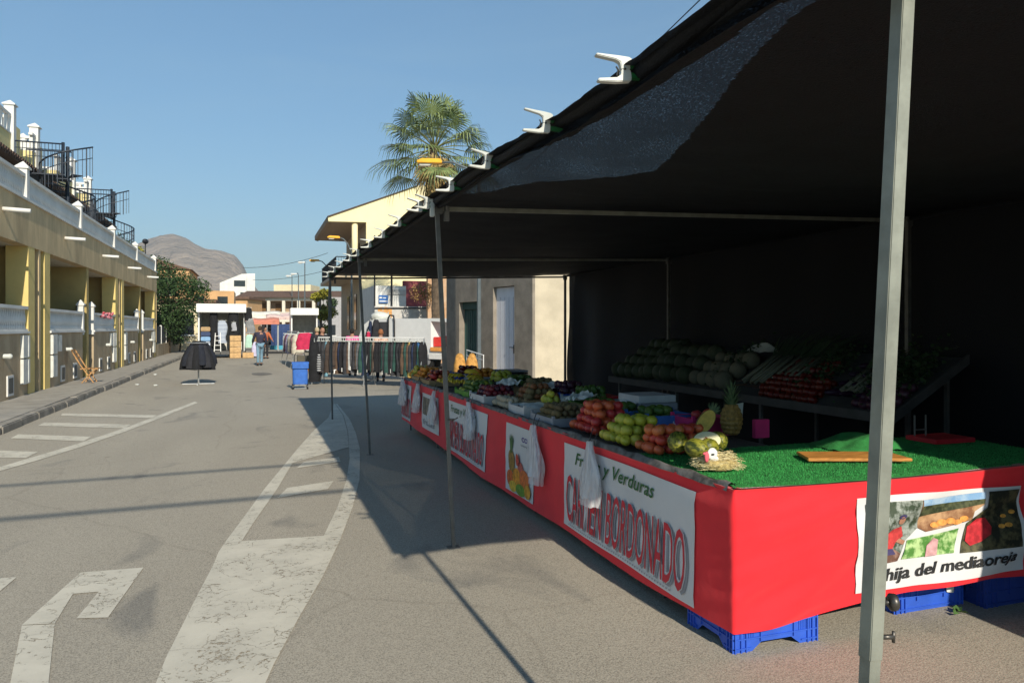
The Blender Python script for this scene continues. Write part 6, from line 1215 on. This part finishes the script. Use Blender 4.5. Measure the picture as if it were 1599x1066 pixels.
g = M(); g.tube([(hp(555, 0).x, hy+.3, zf_), (hp(555, 0).x, hy+.3, zs)], .17, 12); g.build('pillar', CRH, t, smooth=True)
xo = hp(512, 0).x
g = M(); g.ext([(xo, hp(503, 338).z-.02), (hp(652, 0).x, hp(652, 290).z-.02), (hp(652, 0).x, hp(652, 290).z+.02), (xo-.03, hp(503, 338).z+.03)], lambda u, v, s: Vector((u, s, v)), hy-.1, hy+9.5); g.build('sloping_roof', TILE, t)
g = M(); g.ext([(xo-.03, hp(503, 338).z), (xo-.02, zs-.05), (xo+.2, zs-.12), (xo+.2, hp(503, 338).z)], lambda u, v, s: Vector((u, s, v)), hy+.31, hy+9.5); g.build('eave', mat('eave_brown', (.30, .22, .15), .9), t)
g = M(); g.bx(xo+.2, xl, hy+.3, hy+9.5, zs-.06, zs+.0); g.build('soffit', mat('soffit_brown', (.36, .27, .19), .9), t)
for yy in (3, 6.5): g = M(); g.bx(xl-.03, xl+.02, hy+yy, hy+yy+1.1, zf_, zf_+2.1); g.build('balcony_door', mat('brown_shutter', (.16, .085, .03)), t)
for yy in (1.5, 5.0): g = M(); g.bx(hp(553, 0).x+.3, hp(553, 0).x+.35, hy+yy, hy+yy+1.0, 1.5, 3.6); g.build('window', GLASS, t)
# white annex wall with the street sign, graffiti wall, red wall, peeling brick wall
wy = 35.5
def wp(px, py, y_=None): q = dp(px, py, 1); k = (y_ or wy)/q.y; return Vector((q.x*k, y_ or wy, H+(q.z-H)*k))
t = T('white_annex', 'white wall building carrying the blue street sign', 'building', (wp(604, 0).x, wy, 0))
g = M(); g.bx(wp(584, 0).x, wp(634, 0).x, wy, wy+5, 0, wp(600, 446).z+.0); g.build('wall', WST, t); g = M(); g.bx(wp(605, 0).x, wp(634, 0).x, wy-.05, wy, 3.2, wp(600, 452).z); g.build('upper_panel', mat('grey_white_plaster', (.48, .46, .43), .9), t)
g = M(); g.tube([(wp(611, 0).x, wy-.1, 0), (wp(611, 0).x, wy-.1, 6)], .05, 6); g.build('drain_pipe', DARKM, t)
g = M(); g.tube([(wp(584.5, 0).x, wy-.1, 0), (wp(584.5, 0).x, wy-.1, 6)], .04, 6); g.build('drain_pipe', DARKM, t)
t = T('street_sign', 'small blue street name sign on the white wall above the van', 'sign', wp(598, 467)+Vector((0, -.1, -.2)))
a, b = wp(591, 473), wp(605.5, 461); g = M(); g.bx(a.x, b.x, wy-.10, wy-.06, a.z, b.z); g.build('plate', mat('sign_blue', (.02, .12, .38), .5), t)
g = M(); g.bx(a.x+.03, a.x+.16, wy-.106, wy-.1, b.z-.15, b.z-.09); g.bx(a.x+.20, b.x-.10, wy-.106, wy-.1, b.z-.15, b.z-.11); g.bx(a.x+.03, b.x-.03, wy-.106, wy-.1, a.z+.06, a.z+.11); g.build('white_marks', WHITE, t)
t = T('graffiti_wall', 'grey white wall with orange graffiti behind the white van', 'wall', (wp(640, 0, 34).x, 34, 0))
g = M(); g.bx(wp(585, 0, 34).x, wp(678, 0, 34).x, 34, 34.25, 0, wp(600, 478, 34).z); g.build('wall', mat('grey_white_plaster', (.48, .46, .43)), t)
g = M(); g.tube([(wp(585, 0, 34).x, 33.95, wp(0, 476, 34).z), (wp(676, 0, 34).x, 33.95, wp(0, 475, 34).z)], .03, 5); g.build('cable', DARKM, t)
g = M()
P = lambda px, py: wp(px, py, 33.985)
for pts in ([(590, 497), (590, 481), (596, 479), (598, 486), (601, 479), (606, 480), (612, 482), (612, 496), (608, 496), (607, 486), (602, 492), (597, 496), (594, 489), (593, 497)],): g.add([P(*q) for q in pts], [tuple(range(len(pts)))])
g.build('graffiti', mat('graffiti_orange', (.60, .30, .10), .8, .3, 4), t)
t = T('red_wall', 'dark red painted wall behind the grey wall', 'wall', (wp(650, 0, 38).x, 38, 0)); g = M(); g.bx(wp(630, 0, 38).x, wp(668, 0, 38).x, 38, 38.3, 0, wp(0, 425, 38).z); g.build('wall', mat('maroon_plaster', (.22, .05, .06), .9), t)
t = T('brick_wall', 'peeling orange brick wall left of the grey shed', 'wall', (wp(690, 0, 33).x, 33, 0)); g = M(); g.bx(wp(668, 0, 33).x, wp(720, 0, 33).x, 33, 33.3, 0, 5.6); g.build('wall', mat('peeling_brick', (.45, .25, .13), .95, .3, 3, .02, 12, col2=(.52, .36, .24)), t)
g = M(); g.ball(wp(674, 489, 33.4), (.24, .2, .5), 10, 8); g.build('roof_tank', WHITEP, smooth=True, label='white rounded tank against the brick wall above the van', cat='tank')
g = M(); g.bx(wp(669, 0, 33.3).x, wp(675, 0, 33.3).x, 33.15, 33.3, wp(0, 494, 33.3).z, wp(0, 488, 33.3).z); g.build('meter_box', BLACK, label='small black box below the white tank', cat='box')
rr = random.Random(4); g = M(); c = wp(662, 458, 32.5); leaves(g, c, (.7, .3, .5), 700, .06, rr); g.build('dry_vine', mat('dry_leaf', (.25, .15, .06), .9, .3, 5), label='dry brown creeper hanging over the red wall', cat='creeper', recalc=False)
# grey shed with doors
SA = Vector((7.06, 18.7, 0)); SB = Vector((5.9, 23.6, 0)); sd = (SB-SA).normalized(); SLn = (SB-SA).length; sn = Vector((-sd.y, sd.x, 0))
if sn.x > 0: sn = -sn
SH = mat('shed_plaster', (.25, .215, .175), .95, .18, 2.2, .008, 30); SHS = mat('shed_plaster_lit', (.50, .43, .32), .95, .1, 2, .005, 30)  # end wall copy is paler, sunlight put into its colour
t = T('grey_shed', 'grey plastered shed with a green shutter and a white door behind the stall', 'shed', (SA+SB)/2)
def su(px):                                           # px -> distance along the facade
    tt = (px-CX)/F; r = Vector((tt*CY+SY, CY-tt*SY)); den = sd.x*r.y-sd.y*r.x; return -(SA.x*r.y-SA.y*r.x)/den
def sp(u, z, o_): return SA+sd*u+sn*o_+Vector((0, 0, z))
def pz(px, py): u = su(px); p = SA+sd*u; D = p.y*CY+p.x*SY; return H+(HZ-py)/F*D
def swall(u0, u1, z0, z1, o0=-.3, o1=0): return [(u0, z0), (u1, z0), (u1, z1), (u0, z1)], o0, o1
dU0, dU1, gU0, gU1 = su(803), su(770), su(749), su(717); dz, gz = pz(787, 447), pz(735, 471)
g = M()
for u0, u1, z0, z1 in ((0, dU0, 0, 3.45), (dU1, gU0, 0, 3.45), (gU1, SLn, 0, 3.45), (dU0, dU1, dz, 3.45), (gU0, gU1, gz, 3.45)):
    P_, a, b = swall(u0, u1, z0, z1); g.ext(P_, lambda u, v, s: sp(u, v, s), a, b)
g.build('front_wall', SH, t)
g = M(); P_, a, b = swall(dU0+.0, dU1-.0, .02, dz-.02, -.16, -.12); g.ext(P_, lambda u, v, s: sp(u, v, s), a, b)
o = g.build('white_door', mat('door_white', (.68, .68, .72), .6, .04, 3), t)
g = M()
for k in range(4): uu = dU0+(dU1-dU0)*(k+1)/5; g.ext([(uu-.008, .05), (uu+.008, .05), (uu+.008, dz-.3), (uu-.008, dz-.3)], lambda u, v, s: sp(u, v, s), -.12, -.114)
g.build('door_groove', mat('door_grey', (.40, .40, .44), .6), o) 
hu = dU0+.18; g = M(); g.tube([sp(hu, 1.05, -.1), sp(hu, 1.05, -.05), sp(hu+.14, 1.05, -.05)], .015, 6); g.box(sp(hu, 1.0, -.112), (.04, .04, .24)); g.build('door_handle', BLACK, o)
g = M(); P_, a, b = swall(gU0, gU1, .0, gz, -.24, -.2); g.ext(P_, lambda u, v, s: sp(u, v, s), a, b); g.ext([(gU0, gz-.22), (gU1, gz-.22), (gU1, gz), (gU0, gz)], lambda u, v, s: sp(u, v, s), -.2, -.13)
for k in range(9): uu = gU0+(gU1-gU0)*(k+.5)/9; g.ext([(uu-.01, .05), (uu+.01, .05), (uu+.01, gz-.25), (uu-.01, gz-.25)], lambda u, v, s: sp(u, v, s), -.2, -.185)
g.build('green_shutter', mat('green_shutter_paint', (.035, .085, .075), .6, .15, 4), t)
# lit end wall facing the camera
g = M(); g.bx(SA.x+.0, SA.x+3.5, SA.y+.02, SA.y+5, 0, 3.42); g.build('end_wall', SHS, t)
t = M(); 
t = T('metal_railing', 'small white metal rack standing before the green shutter', 'rack', dp(740, 585, 20.5)); b = dp(729, 512, 19.5); b.z = 0; e = dp(755, 512, 18.5); e.z = 0
g = M(); g.tube([b+Vector((0, 0, 1.02)), e+Vector((0, 0, .92))], .018, 5); g.tube([b+Vector((0, 0, .88)), e+Vector((0, 0, .80))], .012, 5); [g.tube([b+(e-b)*k+Vector((0, 0, 0)), b+(e-b)*k+Vector((0, 0, 1.02-.1*k))], .013, 5) for k in (0, .3, .6, 1)]; g.build('frame', WHITE, t)
for k, px in enumerate((718, 737)):
    q = dp(px, 512, 18.0); q.z = .02; g = M(); g.ball(q+Vector((0, 0, .55)), (.16, .14, .42), 10, 10, fn=lambda p: p*(1+.12*nzv(p.x, p.y, p.z+k, 3))); g.ball(q+Vector((0, 0, .18)), (.2, .2, .18), 10, 6); g.build('orange_sack', mat('orange_net', (.50, .25, .06), .8, .3, 14), smooth=True, label='orange net sack of produce %s, before the green shutter' % ['standing on the left', 'standing on the right'][k], cat='sack', group='orange sacks')
# palm tree
def palm(base, hh, label, seed=3):
    rr = random.Random(seed); t = T('fan_palm', label, 'palm tree', base); b = Vector(base)
    g = M(); n = 26; pts = [b+Vector((.1*sin(i*.2), 0, hh*i/n)) for i in range(n+1)]; g.tube(pts, [.24+.03*(i % 2)-.002*i for i in range(n+1)], 12); g.build('trunk', BARK, t)
    c = b+Vector((0, 0, hh)); PL = mat('palm_leaf', (.045, .085, .025), .6, .35, 1.5, col2=(.25, .30, .11)); PD = mat('palm_leaf_dry', (.30, .20, .07), .8, .3, 2, col2=(.42, .32, .14)); 
    gl = M(); gp = M(); gd = M()
    NF = 46
    for i in range(NF):
        dead = i >= 40; az = i*2.4+rr.uniform(-.2, .2); el = (1.35-2.05*(i/40)**.95) if not dead else rr.uniform(-1.45, -1.1); ln = rr.uniform(1.2, 2.0) if not dead else rr.uniform(.3, .7)
        d = Vector((cos(az)*cos(el), sin(az)*cos(el), sin(el))); side = Vector((-sin(az), cos(az), 0)); up = side.cross(d)*-1
        if up.z < 0: up = -up
        p1 = c+d*ln*.5; p2 = c+d*ln+Vector((0, 0, -.10*ln)); gp.tube([c, p1, p2], [.03, .022, .014], 5)
        G = gd if dead else gl; nl = 26; fl = rr.uniform(1.2, 1.6)
        for k in range(nl):
            a = (k/(nl-1)-.5)*3.3; L_ = fl*(1-.22*abs(a)/1.9)*rr.uniform(.85, 1.05); dirv = (d*cos(a)+side*sin(a)+up*.12*cos(a)).normalized(); w3 = side.cross(dirv); wv = (dirv.cross(up)).normalized()*.03
            q0 = p2; q1 = p2+dirv*L_*.5+Vector((0, 0, -.03*L_)); q2 = p2+dirv*L_*.80+Vector((0, 0, -.16*L_-.05)); q3 = p2+dirv*L_*.93+Vector((0, 0, -.5*L_*rr.uniform(.6, 1.4)))
            m0 = len(G.v); G.v += [q0, q1-wv, q1+wv, q2-wv*.6, q2+wv*.6, q3]; G.f += [(m0, m0+1, m0+2), (m0+1, m0+3, m0+4, m0+2), (m0+3, m0+5, m0+4)]
    gp.build('leaf_stalks', mat('palm_stalk', (.16, .16, .05), .7), t); gl.build('fronds', PL, t, recalc=False); gd.build('dry_fronds', PD, t, recalc=False)
    g = M()
    for i in range(160):
        a = rr.uniform(0, 6.3); z = hh-rr.uniform(.1, 2.0); p = b+Vector((.24*cos(a), .24*sin(a), z)); e_ = p+Vector((.22*cos(a), .22*sin(a), -rr.uniform(.3, .8))); s_ = Vector((-sin(a), cos(a), 0))*.04; g.add([p-s_, p+s_, e_+s_*.4, e_-s_*.4], [(0, 1, 2, 3)])
    g.build('dead_skirt', PD, t, recalc=False)
q = dp(679, 512, 31); palm((q.x, q.y, 0), 9.1, 'tall fan palm with a skirt of dry fronds above the canopy')
# street lamps
YL = mat('lamp_yellow', (.85, .42, .02), .5, .08, 6); LG = mat('lamp_grey', (.10, .12, .13), .5)
def lamp(head, post, hl, label, m=YL, armr=.035, post_bottom=0):
    t = T('street_lamp', label, 'street lamp', (post.x, post.y, post_bottom)); dr = (head-post); dr.z = 0; dn = dr.normalized()
    g = M(); g.tube([Vector((post.x, post.y, post_bottom)), post], [.07, .05], 8); g.build('post', LG, t)
    g = M(); e_ = head-dn*hl*.5; g.tube([post, post*.65+e_*.35+Vector((0, 0, .22)), post*.3+e_*.7+Vector((0, 0, .18)), e_], armr, 6); g.build('arm', LG, t, smooth=True)
    g = M(); side = Vector((-dn.y, dn.x, 0)); P_ = [(-.5, .02), (-.46, .11), (.3, .13), (.5, .05), (.5, -.03), (-.5, -.05)]
    g.ext([(u*hl, v*hl*1.1) for u, v in P_], lambda u, v, s: head+dn*u+side*s+Vector((0, 0, v)), -.13*hl/.7, .13*hl/.7); g.build('lamp_head', m, t, bevel=.02*hl)
    g = M(); g.ext([(-.1*hl, -.05*hl), (.42*hl, -.04*hl), (.36*hl, -.14*hl), (0, -.14*hl)], lambda u, v, s: head+dn*u+side*s+Vector((0, 0, v)), -.1*hl, .1*hl); g.build('lens', mat('lamp_lens', (.5, .48, .42), .3), t)
lamp(dp(671, 254, 21.5), dp(748, 285, 21.5), .72, 'nearest street lamp with a long yellow head in front of the palm')
lamp(dp(521, 371, 40), dp(549, 395, 40.2), .66, 'street lamp with a yellow head beside the cream house balcony', post_bottom=0)
lamp(dp(491, 407, 52), dp(514, 425, 52), .68, 'farthest yellow street lamp left of the cream house')
for k, (px, py, ppx, D) in enumerate([(471, 410, 476, 72), (459, 428, 466, 82), (451, 431, 456, 92), (452, 447, 450, 70)]):
    if k == 3: continue
    h1 = dp(px, py, D); h2 = dp(ppx, py+2, D); lamp(h1, h2, .7, '%s white headed street lamp from the right, far down the street' % ordw(k), m=WHITE)
# overhead cables
def cable(A_, B_, sag, r, label, n=24):
    A_ = Vector(A_); B_ = Vector(B_); pts = [A_+(B_-A_)*i/n+Vector((0, 0, -sag*4*(i/n)*(1-i/n))) for i in range(n+1)]; g = M(); g.tube(pts, r, 5); g.build('overhead_cable', BLACK, label=label, cat='cable', group='overhead cables')
cable(dp(1150, -55, 7), dp(820, 265, 16), .0, .007, 'thin cable running down behind the nearest clamps to the lamp')
cable(dp(1135, -40, 6.0)+Vector((.5, 0, 0)), dp(1100, 30, 12), .0, .006, 'second short thin cable at the top beside the canopy edge')
cable((-14, -2.5, 6.6), (14, -.2, 6.6), .5, .030, 'thick overhead cable crossing the street behind the camera')
cable((-14, -3.5, 6.4), (14, -1.7, 6.4), .5, .034, 'second thick overhead cable crossing behind the camera')
cable(dp(380, 418, 60), dp(512, 395, 60), .3, .018, 'upper far cable crossing the sky before the mountain'); cable(dp(395, 437, 62), dp(545, 412, 46), .3, .015, 'lower far cable crossing toward the cream house')
cable(dp(476, 412, 72), dp(476, 560, 72)+Vector((.1, 0, 0)), 0, .03, 'slack wire hanging along the far lamp post')

# ------------------------------------------------------------------ haze
g = M(); g.bx(-3400, 3400, -90, 4200, -2.5, 420)
hz = g.build('haze', ASPH, kind='stuff'); hz['kind'] = 'stuff'
hm = bpy.data.materials.new('haze_air'); hm.use_nodes = True; hn = hm.node_tree; hn.nodes.clear()
ho = hn.nodes.new('ShaderNodeOutputMaterial'); hv = hn.nodes.new('ShaderNodeVolumePrincipled'); hv.inputs['Density'].default_value = .00022; hv.inputs['Color'].default_value = (.78, .86, .95, 1); hv.inputs['Anisotropy'].default_value = .0
hn.links.new(hv.outputs[0], ho.inputs['Volume']); hz.data.materials.clear(); hz.data.materials.append(hm)
